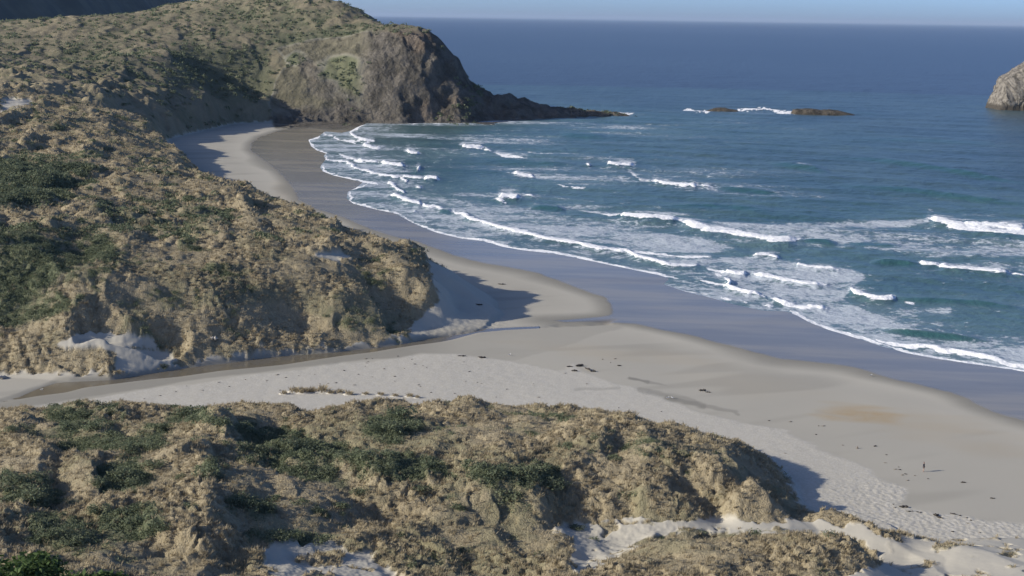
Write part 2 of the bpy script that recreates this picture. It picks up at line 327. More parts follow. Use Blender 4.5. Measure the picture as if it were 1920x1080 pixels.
SCRUB = [([(-60,310),(60,300),(180,300),(170,350),(60,380),(-60,390)],.9),([(-60,400),(60,420),(190,430),(230,500),(180,560),(60,600),(-60,610)],.8),
 ([(170,370),(300,380),(420,400),(440,430),(300,440),(200,420)],.5),([(220,560),(330,540),(420,560),(400,580),(250,590)],.5),([(700,470),(740,480),(700,500)],.2),
 ([(90,765),(200,760),(250,790),(220,820),(120,810)],.8),([(300,768),(380,770),(480,790),(470,815),(330,790)],.9),([(150,820),(280,810),(330,830),(250,850),(120,840)],.8),
 ([(450,805),(560,810),(640,830),(700,860),(820,870),(860,900),(760,905),(640,870),(520,860),(440,840)],.9),([(690,790),(760,768),(780,800),(740,830),(690,820)],1.),
 ([(180,880),(260,850),(290,900),(250,930),(190,920)],.95),([(860,870),(960,880),(1050,870),(1060,905),(980,920),(880,900)],.95),([(0,880),(90,880),(120,930),(60,950),(0,940)],.85),
 ([(200,960),(280,950),(320,1000),(260,1010),(200,990)],.85),([(60,980),(150,975),(160,1020),(60,1025)],.8),([(440,930),(500,940),(500,960),(430,955)],.8),([(480,990),(600,990),(640,1010),(520,1020)],.8),
 ([(370,875),(410,870),(415,895),(380,900)],.9),([(520,870),(620,870),(640,900),(560,900)],.8),([(850,920),(900,920),(880,950),(760,960),(700,940)],.6),
 ([(110,90),(300,100),(330,180),(200,170),(100,140)],.4),([(320,90),(500,90),(520,180),(420,180),(330,150)],.85),([(500,60),(700,50),(680,75),(520,90)],.9),([(600,120),(680,130),(690,190),(640,185)],.9),([(380,20),(620,20),(600,60),(400,60)],.6)]

# broad smooth faces with little relief of their own
CALM = [([(1250,950),(1420,950),(1460,990),(1250,1000)], .2), ([(400,850),(660,855),(690,960),(640,1010),(400,1000)], .3), ([(240,450),(400,430),(580,430),(650,520),(560,600),(300,580)], .35), ([(240,900),(380,900),(385,1010),(220,1010)], .5), ([(1280,905),(1400,915),(1420,960),(1280,960)], .3)]
# wind-cut ridges: lit on the left, steep lee face on the right. (px,py,z) crest points, height, left width, right width
RIDGES = [([(383,933,13.5),(391,958,13.2),(389,985,13),(378,1003,13)],2.6,9,2.6),([(458,862,12),(463,892,12),(476,922,12)],2.4,8,2.4),([(418,812,10),(422,836,10.5)],2.2,6,2.2),
 ([(530,892,11.5),(548,918,11.5)],2.0,6,2.2),([(690,508,17),(700,545,16),(703,592,14)],2.8,12,5),([(395,427,21),(440,444,20)],2.2,9,4),([(110,650,8),(100,672,5)],.5,4,2),
 ([(214,655,8),(208,690,3)],2.6,7,3),([(247,640,9),(262,660,5)],2.2,6,4),([(150,866,12.5),(165,895,13)],2.0,8,2.5),([(178,905,13),(184,925,13)],1.6,6,2),
 ([(1245,850,11),(1262,905,10)],1.6,8,3),([(1100,812,9),(1150,838,9.5),(1200,842,9.5)],1.3,5,3),([(700,885,10),(715,905,10)],1.2,6,2),([(920,910,10),(925,935,9.5)],1.4,6,2.2),
 ([(560,420,14),(600,432,14)],1.6,8,4),([(760,462,14.5),(788,505,15),(800,535,14)],1.5,10,6),([(355,312,18),(392,345,15)],2.0,12,4),([(385,180,20),(392,205,17)],3,16,5),([(300,262,12),(310,245,12)],2,12,6),
 ([(440,985,12.5),(470,975,12.5),(474,990,12)],1.4,5,2),([(212,948,14),(222,962,14)],1.0,4,2),([(640,1012,8.5),(720,1000,8),(900,996,8)],.6,5,3)]
RW = []
for pts, h, wl_, wr in RIDGES:
    q = [xyz(*p)[:2] for p in pts]; RW.append((q, h, wl_, wr))

def ground_height(X, Y, th, lr, detail=True):
    """height and surface masks of the land at world X, Y"""
    r = np.exp(lr); H = samp(Hc, th, lr); sdw = samp(SDW, th, lr)
    bl = beach_level(sdw)
    far = sstep(330, 520, r); hl = sstep(880, 960, r+0.25*(X+150))           # far dunes, headland
    hump = np.clip(H-bl, -1, 30); duney = sstep(.2, 3.0, hump)
    # lee-faced humps
    wx = X+14*fbm(X*.025, Y*.025, 3, 1)+5*noise(X*.09, Y*.09, 2)
    wy = Y+10*noise(X*.02, Y*.02, 4)
    lam = 26.0
    ph = (wx/lam+wy/140.0); ph = ph-np.floor(ph)
    saw = np.where(ph < .84, (ph/.84)**1.3, (1-ph)/.16)
    amp = sstep(-.25, .45, noise(X*.017, Y*.03, 11))
    z_l = (saw-.45)*2.6*amp
    ph2 = (X+5*fbm(X*.08, Y*.08, 2, 21))/11.0+Y/37; ph2 = ph2-np.floor(ph2)
    saw2 = np.where(ph2 < .8, ph2/.8, (1-ph2)/.2); z_l = z_l+(saw2-.45)*1.1*sstep(-.3, .4, noise(X*.04, Y*.06, 31))
    z_l = z_l+fbm(X*.06, Y*.06, 3, 7)*2.0+(1-np.abs(noise(X*.045, Y*.045, 55))*2)*.8
    scale = .82*duney*(1+.25*far)*np.where(hl > 0, 1-.4*hl, 1)
    for q, h, wl_, wr in RW:
        cx = sum(p[0] for p in q)/len(q); cy = sum(p[1] for p in q)/len(q)
        m = (np.abs(X-cx) < 60) & (np.abs(Y-cy) < 60)
        if not m.any(): continue
        xs, ys = X[m], Y[m]; xs = xs+1.2*noise(xs*.25, ys*.25, 5); d, t = seg_dist(xs, ys, q)
        i = np.clip(t.astype(int), 0, len(q)-2); qa = np.array(q); ax = qa[i, 0]; ay = qa[i, 1]; bx = qa[i+1, 0]; by = qa[i+1, 1]
        side = (bx-ax)*(ys-ay)-(by-ay)*(xs-ax)         # sign: right of travel
        sgn = -1 if q[-1][1] < q[0][1] else 1
        right = side*sgn < 0
        w = np.where(right, wr, wl_); e = np.clip(1-d/w, 0, 1)
        z_l[m] += h*np.where(right, e, e*e*(3-2*e))
    ps, qs = project(X, Y, H); sm0 = np.zeros(X.shape, F32)
    for poly, r0, r1, soft in SANDPATCH:
        xs = [p[0] for p in poly]; ys = [p[1] for p in poly]; m = (r > r0) & (r < r1) & (ps > min(xs)-20) & (ps < max(xs)+20) & (qs > min(ys)-20) & (qs < max(ys)+20)
        if m.any(): sm0[m] = np.maximum(sm0[m], sstep(-14, 8, sdf(ps[m], qs[m], poly)))
    for poly, k_ in CALM:
        m = (np.abs(ps-sum(p[0] for p in poly)/len(poly)) < 400) & (H > 4)
        if m.any(): z_l[m] *= 1-(1-k_)*sstep(-25, 15, sdf(ps[m], qs[m], poly))
    z = H+z_l*scale*(1-.62*sm0)
    bch = samp(BCH, th, lr)+1.2*noise(X*.07, Y*.07, 91); lim = np.where(bch < 0, bl+(.66+.9*sstep(600, 700, r)+.4*sstep(900, 950, r)*sstep(-250, -190, X))*-bch, bl-1.5*np.minimum(bch, 2)); lim = np.where((r > 925) & (X > -150), 1e3, lim)
    k = 1.2; z = np.minimum(z, lim+.3)
    z = np.where(z-bl > k, z, np.where(z-bl < -k, bl, bl+(z-bl+k)**2/(4*k)))
    # what grows where
    px, py = project(X, Y, z)
    sandm = np.zeros(X.shape, F32)
    kf = np.where(r < 250, 2.0, 1.0); jx = px+kf*(7*noise(X*.3, Y*.3, 41)+4*noise(X*.9, Y*.9, 42)); jy = py+kf*(5*noise(X*.3, Y*.3, 43)+3*noise(X*.9, Y*.9, 44))
    for poly, r0, r1, soft in SANDPATCH:
        xs = [p[0] for p in poly]; ys = [p[1] for p in poly]
        m = (r > r0) & (r < r1) & (px > min(xs)-20) & (px < max(xs)+20) & (py > min(ys)-20) & (py < max(ys)+20)
        if m.any(): sandm[m] = np.maximum(sandm[m], sstep(-soft*.5, soft*.5, sdf(jx[m], jy[m], poly)))
    cover = sstep(.7, 1.5, z-bl+.9*noise(X*.3, Y*.3, 51)+.5*noise(X*.9, Y*.9, 52)+.3*duney)*sstep(.2, .9, z-bl)
    sandm = sandm*(1-.9*sstep(.22, .4, noise(X*.22, Y*.22, 56)+.3*noise(X*.8, Y*.8, 57))*(r < 260)*(1-sstep(1180, 1330, px)*sstep(1760, 1640, px))); grass = cover*(1-sandm)
    hl_veg = hl
    scr = np.zeros(X.shape, F32)
    for poly, wgt in SCRUB:
        xs = [p[0] for p in poly]; ys = [p[1] for p in poly]
        m = (px > min(xs)-40) & (px < max(xs)+40) & (py > min(ys)-30) & (py < max(ys)+30) & (H > 5.5)
        if m.any(): scr[m] = np.maximum(scr[m], wgt*sstep(-18, 10, sdf(px[m]+12*noise(X[m]*.12, Y[m]*.12, 3), py[m]+8*noise(X[m]*.12, Y[m]*.12, 6), poly)))
    n = fbm(X*.07, Y*.09, 4, 61)*(1-.5*hl)+hl*(.5*fbm(X*.02, Y*.02, 3, 63)+.2); n2 = noise(X*.5, Y*.5, 62)
    shrub = sstep(.06, .42, n*.85+scr*.62+n2*.26-.12*sstep(1150, 1500, px)*(r < 300)-.05)*grass
    lower = sstep(-.3, .3, z_l)                           # scrub keeps to the hollows
    shrub = shrub*(1-.55*lower*(1-sstep(.5, .9, scr)))
    # tussock relief
    if detail:
        s1 = np.where(r < 340, 1.0, np.where(r < 800, 1.7, 3.0))
        for lo, hi, sz in ((0, 340, 1.0), (340, 800, 1.7), (800, 3000, 2.6)):
            m = (r >= lo) & (r < hi) & (grass > .02)
            if not m.any(): continue
            x, y = X[m], Y[m]
            xx = x+.5*sz*noise(x/sz*.8, y/sz*.8, 71); yy = y+.5*sz*noise(x/sz*.8, y/sz*.8, 72)
            ks = np.where(r[m] < 340, .68, 1.0)*sz; d1, v1 = cells(xx/(2.3*ks), yy/(2.0*ks), 1); d2, v2 = cells(xx/(1.05*ks), yy/(.95*ks), 2)
            d0, v0 = cells(xx/(5.5*sz), yy/(4.6*sz), 7); big = np.clip(1-(d0/.85)**2, 0, 1)*(.2+.9*v0)*.95*sz
            dome = np.clip(1-(d1/.78)**2, 0, 1)**.6*(.45+.75*v1)*np.where(r[m] < 340, .85, .75)*sz+np.sqrt(np.clip(1-(d2/.75)**2, 0, 1))*(.4+.6*v2)*.42*ks
            patch = .25+.85*sstep(-.35, .4, noise(x*.06/sz**.5, y*.06/sz**.5, 75))
            dome = dome*patch*np.where(shrub[m] > .4, 1.15, 1)
            z[m] += (dome+big-.9*sz)*grass[m]*(1-.75*hl[m])
    return z, bl, H, sdw, grass, shrub, sandm, hl, px, py

def bearing_columns(step_px, c_in=21.5, c_out=33.0, k=4):
    s = step_px/1406.0; a = np.arange(-math.radians(c_in), math.radians(c_in), s)
    b = np.arange(math.radians(c_in), math.radians(c_out), s*k); return np.concatenate([-b[::-1][:-1] if False else -b[::-1], a[1:], b]).astype(float)
def rows(r0, r1, px):
    n = int(math.log(r1/r0)*1406/px)+1; return np.linspace(math.log(r0), math.log(r1), n)

def build_land():
    TH = bearing_columns(1.35)
    LR = np.concatenate([np.linspace(math.log(26), math.log(95), 140)[:-1], rows(95, 340, 1.7)[:-1], rows(340, 880, 2.1)[:-1], rows(880, 1250, .75)[:-1], rows(1250, 1700, 4)])
    T, L = np.meshgrid(TH, LR); ny, nx = T.shape
    X = np.exp(L)*np.sin(T); Y = np.exp(L)*np.cos(T)
    Xf, Yf, Tf, Lf = X.ravel(), Y.ravel(), T.ravel(), L.ravel()
    z, bl, H, sdw, grass, shrub, sandm, hl, px, py = ground_height(Xf, Yf, Tf, Lf)
    r = np.exp(Lf)
    crk = samp(CRK, Tf, Lf); crw = samp(CRW, Tf, Lf); dryf = samp(DRYF, Tf, Lf); wetf = samp(WETF, Tf, Lf)
    flat = 1-sstep(.3, 1.2, z-bl)
    # the beach
    jit = 1.6*noise(Xf*.12, Yf*.12, 81)+.6*noise(Xf*.5, Yf*.5, 82)
    dry = sstep(-.6, .9, dryf+jit)*flat
    fp = noise(Xf*1.5, Yf*1.5, 83); fp2 = noise(Xf*.45, Yf*.45, 84)
    trampled = sstep(1450, 1650, px)*sstep(860, 930, py)*(r < 330)
    d3, v3 = cells(Xf/.8, Yf/.8, 5)
    z = z+dry*((.012+.03*trampled)*fp+.03*fp2+trampled*np.clip(.14*d3-.07, -.07, .05)+.03)
    z = z+sandm*(1-.8*sstep(1250, 1350, px))*(.06*noise(Xf*2.2, Yf*2.2, 88)+.10*noise(Xf*.7, Yf*.7, 89)); z = z+flat*.10*noise(Xf*.06, Yf*.06, 85)*sstep(2, 10, wetf)
    bank = np.clip(crk, 0, 3)
    z = np.where(crk > -1.5, z-flat*np.where(crk > 0, np.minimum(.6, .12+.3*bank), .12*(crk+1.5)/1.5), z)
    damp = sstep(0, 1, 1-np.clip(wetf, 0, 60)/(7+7*sstep(-.3, .4, noise(Xf*.02, Yf*.02, 86))))*flat
    grey = sstep(-1.5, 1, crw+.6*jit)*flat*(1-.5*sstep(740, 900, px))
    streak = sstep(.1, .5, noise((Xf+.6*Yf)*.02, (Yf-.5*Xf)*.12, 87))
    midgrey = sstep(3, 18, wetf)*(1-dry)*flat*(.18+.22*streak)
    # grey hollows and pools of damp sand
    for (ax, ay, bx, by, w, s) in ((1180,708,1215,716,5,.9),(1215,716,1250,722,4,.6),(1200,730,1300,752,9,.6),(1250,745,1320,762,9,.85),(1320,762,1380,772,6,.6),(1080,730,1160,728,4,.35),(1370,770,1385,778,4,.6),(960,620,1060,650,10,.25),(1530,770,1590,785,5,.25)):
        m = (px > ax-60) & (px < bx+60) & (np.abs(py-ay) < 60) & (r < 500) & (flat > .3)
        d, _ = seg_dist(px[m], py[m]*1.0, [(ax, ay), (bx, by)]); midgrey[m] = np.maximum(midgrey[m], s*sstep(w, w*.2, d+2*noise(Xf[m]*.4, Yf[m]*.4, 9)))
    damp = np.clip(np.maximum(np.maximum(damp*.85, grey*.72), midgrey), 0, 1)
    wet = sstep(.8, -.8, wetf+.35*jit)*flat
    wet = np.maximum(wet, .6*sstep(.0, 1.2, crk)*flat*sstep(1040, 900, px))
    orange = np.zeros(Xf.shape, F32)
    for (cx, cy, ax, ay, s) in ((1610,776,92,19,1.),(1560,782,45,7,.8),(1650,790,60,9,.5),(1550,770,30,4,.5),(1750,800,170,28,.28),(1850,840,120,20,.25),(1120,660,160,16,.22),(1250,670,150,14,.2),(540,355,30,30,.3),(1400,720,160,25,.12)):
        u = (px-cx)/ax; v = (py-cy-(px-cx)*.12)/ay; orange = np.maximum(orange, s*sstep(1.3, .1, np.sqrt(u*u+v*v)+.45*noise(Xf*.08, Yf*.25, 12)))
    orange = orange*flat*(1-wet)*(r < 900)*(1-.8*dry)
    # headland: rock, earth, turf
    g = np.zeros(Xf.shape, F32)
    Zg = z.reshape(ny, nx); Rg = np.exp(L)
    slope = np.zeros_like(Zg); slope[1:-1] = np.abs(Zg[2:]-Zg[:-2])/(Rg[2:]-Rg[:-2]); slope = slope.ravel()
    Hs = samp(Hc, Tf, Lf-.004); Hn = samp(Hc, Tf, Lf+.004); bslope = np.clip((Hn-Hs)/(.008*r), -3, 3)
    top = [(520,87),(600,72),(690,62),(720,64),(760,60),(800,70),(850,110),(900,150),(960,180),(1060,200),(1200,205),(1200,240),(520,240),(505,200),(515,150),(540,120)]
    face = sstep(-5, 5, sdf(px+7*noise(Xf*.05, z*.05, 15), py+5*noise(Xf*.05, z*.05, 16), top))*(r > 900)*(r < 1110)
    back = (r > 900)*(z < 200)*sstep(-40, 0, px-845)*sstep(-30, 10, Xf+140)
    turf = sstep(0, 1, (r > 900)*(1-face))
    ff = face
    rk = ff*np.clip(sstep(690, 800, px+40*noise(Xf*.03, z*.05, 17))*.85+sstep(14, 5, z+4*noise(Xf*.05, Yf*.05, 18))+sstep(.1, .4, noise(Xf*.03, z*.045, 19))*.6*(px > 560), 0, 1)
    rk = np.maximum(rk, sstep(0, 20, Xf+120)*(r > 1000)*(z > -3)*sstep(68, 60, z))
    gb = ff*sstep(.16, .42, fbm(Xf*.02, z*.03, 3, 23)+.3*sstep(60, 10, np.hypot((px-650)*.8, py-155)+10*noise(Xf*.05, z*.05, 26))+.35*sstep(30, 5, np.hypot(px-560, py-105)))
    m = r > 880
    ea = ff*(1-gb); 
    crest = (r > 1000)*sstep(690, 730, px)*sstep(75, 62, py)*(1-face); ea = np.maximum(ea, crest*.8)
    ea = np.maximum(ea, .5*sstep(760, 950, r)*(1-face)*grass); foot = (r > 900)*(r < 1150)*sstep(7, 2, z)*sstep(.3, 1.2, z-bl)*(px > 505); rk = np.maximum(rk, foot)
    grass = np.where(m & (ff > .5), np.maximum(gb, grass*(1-ff)), grass); shrub = np.where(m & (ff > .5), .85, np.where(m, np.maximum(shrub, gb), shrub))
    purp = turf
    # craggy relief of the cliff
    cr1 = (1-np.abs(fbm(Xf*.03, z*.02+Yf*.012, 4, 29))*3.0); cr2 = fbm(Xf*.11, z*.06+Yf*.05, 4, 33)
    rug = .35+.85*sstep(660, 800, px); z = z+ff*(cr1*2.6+cr2*3.6)*rug*sstep(0, 12, z+1)*m
    lump, lv = cells(Xf/4.0, Yf/4.0, 9); z = z+foot*(np.sqrt(np.clip(1-(lump/.7)**2, 0, 1))*2.2*lv-.3)
    # wave-cut ledges running out from the point
    led = (r > 1000)*(px > 880)*(px < 1150); ledn = noise(Xf*.06, Yf*.03, 44)
    z = np.where(led & (z < 6), np.where(z > -3, z+ledn*2.2, z), z)
    A = np.stack([grass, shrub, damp, wet], 1); B = np.stack([dry, orange, np.clip(rk, 0, 1), np.clip(ea, 0, 1)], 1)
    co = np.stack([Xf, Yf, z], 1)
    idx = np.arange(ny*nx).reshape(ny, nx)
    fc = np.stack([idx[:-1, :-1].ravel(), idx[:-1, 1:].ravel(), idx[1:, 1:].ravel(), idx[1:, :-1].ravel()], 1)
    fz = z[fc].max(1); fsd = sdw[fc].max(1); fr = r[fc[:, 0]]
    keep = (fz > -2.5) & ((fsd > -40) | (fr > 900)); fc = fc[keep]
    fr = r[fc[:, 0]]; dun = ((z-bl)[fc].mean(1) > .55); headm = (fr > 905) & (Xf[fc[:, 0]] > -520) & ((z-bl)[fc].mean(1) > .6)
    parts = {}
    for name, msk in (('headland', headm), ('dunes', dun & ~headm), ('beach', ~dun & ~headm)):
        c2, f2, at = compact(co, fc[msk], {'maskA': A, 'maskB': B}); parts[name] = mesh_np(name, c2, f2, M_TER, True, at)
        tag(parts[name], kind='structure')
    tag(parts['headland'], 'steep brown rocky headland with green slopes falling to the sea at the far end of the bay')
    tag(parts['dunes'], 'rolling sand dunes overgrown with straw coloured marram grass')
    tag(parts['beach'], 'wide curved pale sand beach with grey wet sand at the water edge')
    # the stream
    wm = (crk > -.4)[fc].any(1) & (px[fc[:, 0]] < 1010) & (fr < 700) & (np.abs(px[fc[:, 0]]) < 4000) & (flat[fc].min(1) > .2)
    zc = co.copy(); zc[:, 2] = bl-.14
    c2, f2, _ = compact(zc, fc[wm], {}); cr_o = mesh_np('stream_water', c2, f2, M_CREEK, True, None)
    tag(cr_o, 'shallow brown stream running along the foot of the dunes to the beach', kind='structure')
    return dict(X=Xf, Y=Yf, Z=z, r=r, grass=grass, shrub=shrub, px=px, py=py, th=Tf, shape=(ny, nx), sand=sandm, TH=TH, LR=LR, hl=hl, ff=ff)

def creek_material():
    t = NT('stream_water'); t.b.inputs['Base Color'].default_value = (.15, .13, .095, 1); t.b.inputs['Roughness'].default_value = .18
    t.b.inputs['Specular IOR Level'].default_value = .5; t.l.new(t.bump(t.noise(1.2, 3), .15, .05), t.b.inputs['Normal']); return t.m
M_CREEK = creek_material()
LAND = build_land()
ny, nx = LAND['shape']
def ground_z(X, Y):
    th = math.atan2(X, Y); lr = math.log(math.hypot(X, Y)); a = np.searchsorted(LAND['TH'], th); b = np.searchsorted(LAND['LR'], lr)
    a = min(max(a, 1), nx-1); b = min(max(b, 1), ny-1); Z = LAND['Z'].reshape(ny, nx)
    fa = (th-LAND['TH'][a-1])/(LAND['TH'][a]-LAND['TH'][a-1]); fb = (lr-LAND['LR'][b-1])/(LAND['LR'][b]-LAND['LR'][b-1])
    return float((Z[b-1, a-1]*(1-fa)+Z[b-1, a]*fa)*(1-fb)+(Z[b, a-1]*(1-fa)+Z[b, a]*fa)*fb)
def on_ground(px, py, z0=2.3):
    for _ in range(5):
        X, Y, _z = xyz(px, py, z0); z0 = ground_z(X, Y)
    return X, Y, z0

# ------------------------------------------------------------------ the sea
# foam lines traced on the water: points, thickness (photo px), strength
FOAM = [([(682,231),(672,239),(661,245),(659,250),(664,256),(672,260),(684,263),(700,264)],3.5,1),([(607,246),(609,252),(621,254),(629,258),(636,262),(650,264),(668,269)],1.6,.8),
 ([(650,263),(690,266),(703,265)],1.5,.8),([(600,256),(581,262),(586,274),(597,282),(617,289)],2.2,.9),([(690,268),(683,273),(693,276),(703,279),(716,279)],3,1),([(763,284),(770,287),(784,288)],4.5,1),
 ([(865,273),(875,276),(890,276),(905,278)],4.2,1),([(908,281),(920,284)],3.5,1),([(928,287),(945,291),(960,293),(990,296)],2.5,.7),
 ([(636,289),(650,294),(665,298),(668,302),(684,306)],2.5,.95),([(672,299),(690,303),(712,304)],3,1),([(715,305),(730,309),(745,312),(757,311)],5.5,1),
 ([(609,291),(612,297),(620,300),(635,303),(648,305),(660,310),(670,317),(690,322),(710,327),(730,331),(748,332),(755,331)],3,1),([(755,331),(775,334),(793,336)],3.5,1),([(796,338),(805,336),(822,338)],6,1),([(752,334),(758,340),(763,341)],3,.9),
 ([(606,309),(604,314),(608,321),(629,329),(660,335),(690,341),(705,343),(709,346)],2.3,.9),([(725,343),(737,346),(743,353),(752,359),(759,364)],3.2,1),
 ([(735,366),(748,371),(760,377),(775,382),(790,385)],5.5,1),([(788,384),(800,389),(815,389),(828,392)],3.5,1),([(779,351),(792,353)],3.5,.9),([(783,317),(786,319)],6,1),
 ([(687,344),(678,351),(658,357),(654,365),(660,370),(655,375),(667,382),(690,388),(720,395),(745,400),(762,409)],2.2,.85),
 ([(760,408),(790,424),(810,431),(826,437),(870,447),(906,451),(945,462),(980,468),(1049,476),(1093,485),(1137,494),(1190,505),(1243,516),(1270,523)],2.8,1),
 ([(773,396),(777,398)],3,.8),([(783,402),(797,411),(800,416),(797,421)],1.6,.5),
 ([(850,398),(855,402),(870,405),(885,412),(905,417),(925,424),(945,430),(965,434),(990,440),(1020,448),(1050,453),(1080,458),(1110,465),(1140,470),(1175,474),(1185,479),(1200,485),(1230,492),(1260,499),(1290,500),(1304,499)],4.6,1),
 ([(1180,470),(1210,474),(1240,477),(1270,480),(1300,482),(1333,481)],2.6,.9),([(1080,393),(1100,396),(1140,401)],2.5,.45),([(1130,402),(1168,402)],2.5,.8),
 ([(1165,403),(1180,407),(1210,410),(1240,412),(1275,414)],6,1),([(1275,415),(1290,422),(1320,431),(1350,436),(1380,440),(1400,444),(1430,450),(1450,454),(1480,453),(1500,450)],9,1),
 ([(1325,504),(1345,509),(1362,511)],2.5,.9),([(1360,511),(1375,514),(1390,516),(1403,515)],4.5,1),([(1342,513),(1353,517)],2.5,.9),([(1416,515),(1440,520),(1470,527),(1500,533),(1520,535),(1552,535)],4.5,1),
 ([(1312,525),(1340,531),(1367,536)],2.3,.85),([(1362,523),(1371,532),(1368,540),(1380,545),(1400,551),(1410,551),(1432,557)],5,1),
 ([(1443,561),(1465,568),(1480,574),(1500,577),(1530,578),(1547,581)],4.5,1),([(1481,582),(1500,591),(1523,604),(1559,618),(1580,624),(1622,637),(1660,649)],4,1),
 ([(1640,637),(1665,645),(1700,651),(1740,653),(1770,660),(1810,664),(1845,670),(1870,675),(1890,682),(1920,687),(2000,700),(2100,725)],5.5,1),([(1660,649),(1704,661),(1757,671),(1810,679),(1863,686),(1920,695),(2050,725)],2.6,.9),
 ([(1595,541),(1600,549),(1620,556),(1640,562),(1665,563),(1676,561)],5,1),([(1693,567),(1712,572)],2.5,.8),([(1740,413),(1760,418),(1790,426),(1820,432),(1860,438),(1920,441),(2000,445)],10,1),([(1800,424),(1860,428),(1930,434)],8,.6),
 ([(1723,492),(1745,496),(1762,498)],3.5,1),([(1760,499),(1790,505),(1830,508),(1870,513),(1893,514)],6,1),([(1893,514),(1925,520)],3,1),
 ([(1140,307),(1150,310),(1165,311),(1188,311)],6,1),([(1101,310),(1106,311)],4,.6),([(1223,340),(1245,345),(1280,349),(1310,350)],5,1),([(1310,350),(1335,351)],3,.7),
 ([(963,326),(985,329),(1002,332)],3.5,.9),([(1040,344),(1055,350),(1080,353),(1096,353)],2,.7),([(928,374),(948,380)],3.5,.9),([(935,370),(950,371),(975,372)],5.5,1),([(985,366),(1004,370)],3,.8),([(953,361),(964,362)],2.5,.7),
 ([(985,285),(1020,287),(1110,288)],1.8,.5),([(1498,313),(1508,315),(1520,318)],2.8,.25),([(1283,206),(1310,208),(1330,210)],2.6,.8),([(1384,207),(1425,205),(1450,207),(1462,211),(1492,213)],3,.95),([(1145,211),(1165,213),(1190,212)],2,.6),
 ([(760,231),(830,230),(890,228)],1.6,.55),([(1410,480),(1440,480),(1460,485)],3.5,.75),([(1490,495),(1520,502),(1570,507)],3.5,.7),([(1180,322),(1200,336),(1220,339)],2.5,.5),([(1090,375),(1120,381)],2,.4),
 ([(1240,537),(1298,549),(1328,551)],2,.5),([(1350,557),(1368,563)],3.5,.6),([(1390,566),(1402,569)],3,.7),([(1430,574),(1450,576)],3,.6)]
LACE = [([(860,400),(1000,393),(1100,403),(1180,418),(1300,440),(1400,465),(1330,480),(1190,472),(1050,450),(900,415)],.62),([(1270,412),(1450,412),(1740,408),(1740,425),(1600,440),(1500,448),(1380,432)],.62),
 ([(1290,485),(1420,476),(1600,495),(1625,520),(1590,560),(1660,590),(1760,625),(1650,645),(1500,585),(1430,560),(1350,530)],.66),([(1600,452),(1760,440),(1925,448),(2000,490),(1750,487),(1620,472)],.58),
 ([(1820,500),(1925,488),(1930,515)],.62),([(583,264),(650,261),(690,282),(700,300),(640,292),(615,287)],.62),([(620,300),(740,312),(765,332),(690,322)],.6),([(608,312),(660,318),(750,335),(700,343),(625,326)],.5),
 ([(660,372),(760,385),(850,400),(1000,440),(1180,478),(1250,510),(980,462),(800,425),(720,393)],.42),([(900,318),(1000,316),(1180,328),(1230,345),(1100,352),(980,338)],.52),([(700,268),(860,272),(1000,288),(1200,298),(1000,305),(720,284)],.42),
 ([(690,231),(830,229),(760,240),(670,250)],.55),([(660,250),(720,250),(715,256),(670,262)],.55),([(825,238),(880,234),(900,243),(850,248)],.5),([(750,358),(950,378),(1110,392),(880,396),(800,388)],.58),([(1640,640),(1925,665),(1925,685),(1700,652)],.5),
 ([(1100,300),(1200,312),(1240,340),(1150,325)],.35),([(1280,204),(1500,207),(1490,222),(1320,214)],.45),([(1250,525),(1360,535),(1480,575),(1430,580),(1300,548)],.35),([(1880,195),(1925,203),(1925,212),(1860,208)],.35),([(930,362),(1005,364),(1000,382),(925,380)],.5),
 ([(1600,575),(1780,570),(1800,600),(1700,600)],.45),([(1150,290),(1900,370),(1900,400),(1200,380),(1150,330)],.14)]
# swells: unbroken faces, their weaker sky reflection painted as darker green
SWELL = [([(1540,292),(1640,299),(1740,312),(1850,331),(1960,350)],1.3),([(1560,345),(1700,356),(1830,372),(1960,384)],1.1),([(1630,490),(1680,491),(1730,497)],1.1),([(1048,250),(1090,254),(1140,256)],1.0),
 ([(990,386),(1030,390),(1062,393)],1.2),([(1500,450),(1540,453),(1570,458)],1.0),([(1440,305),(1500,312),(1560,322)],1.3),([(1340,350),(1400,356),(1470,362)],1.0),([(1230,385),(1360,388),(1450,396)],1.1),([(1650,618),(1740,628),(1860,640)],1.0),
 ([(1580,455),(1640,458),(1700,462)],.8),([(820,395),(850,397)],.8),([(1900,185),(2000,190)],.5),([(1560,205),(1660,212)],.3),([(1100,286),(1200,292),(1300,296)],.5),([(1660,560),(1800,566),(1925,580)],.9),([(1600,257),(1750,262),(1900,270)],.6),([(900,300),(1000,305),(1080,308)],.7)]
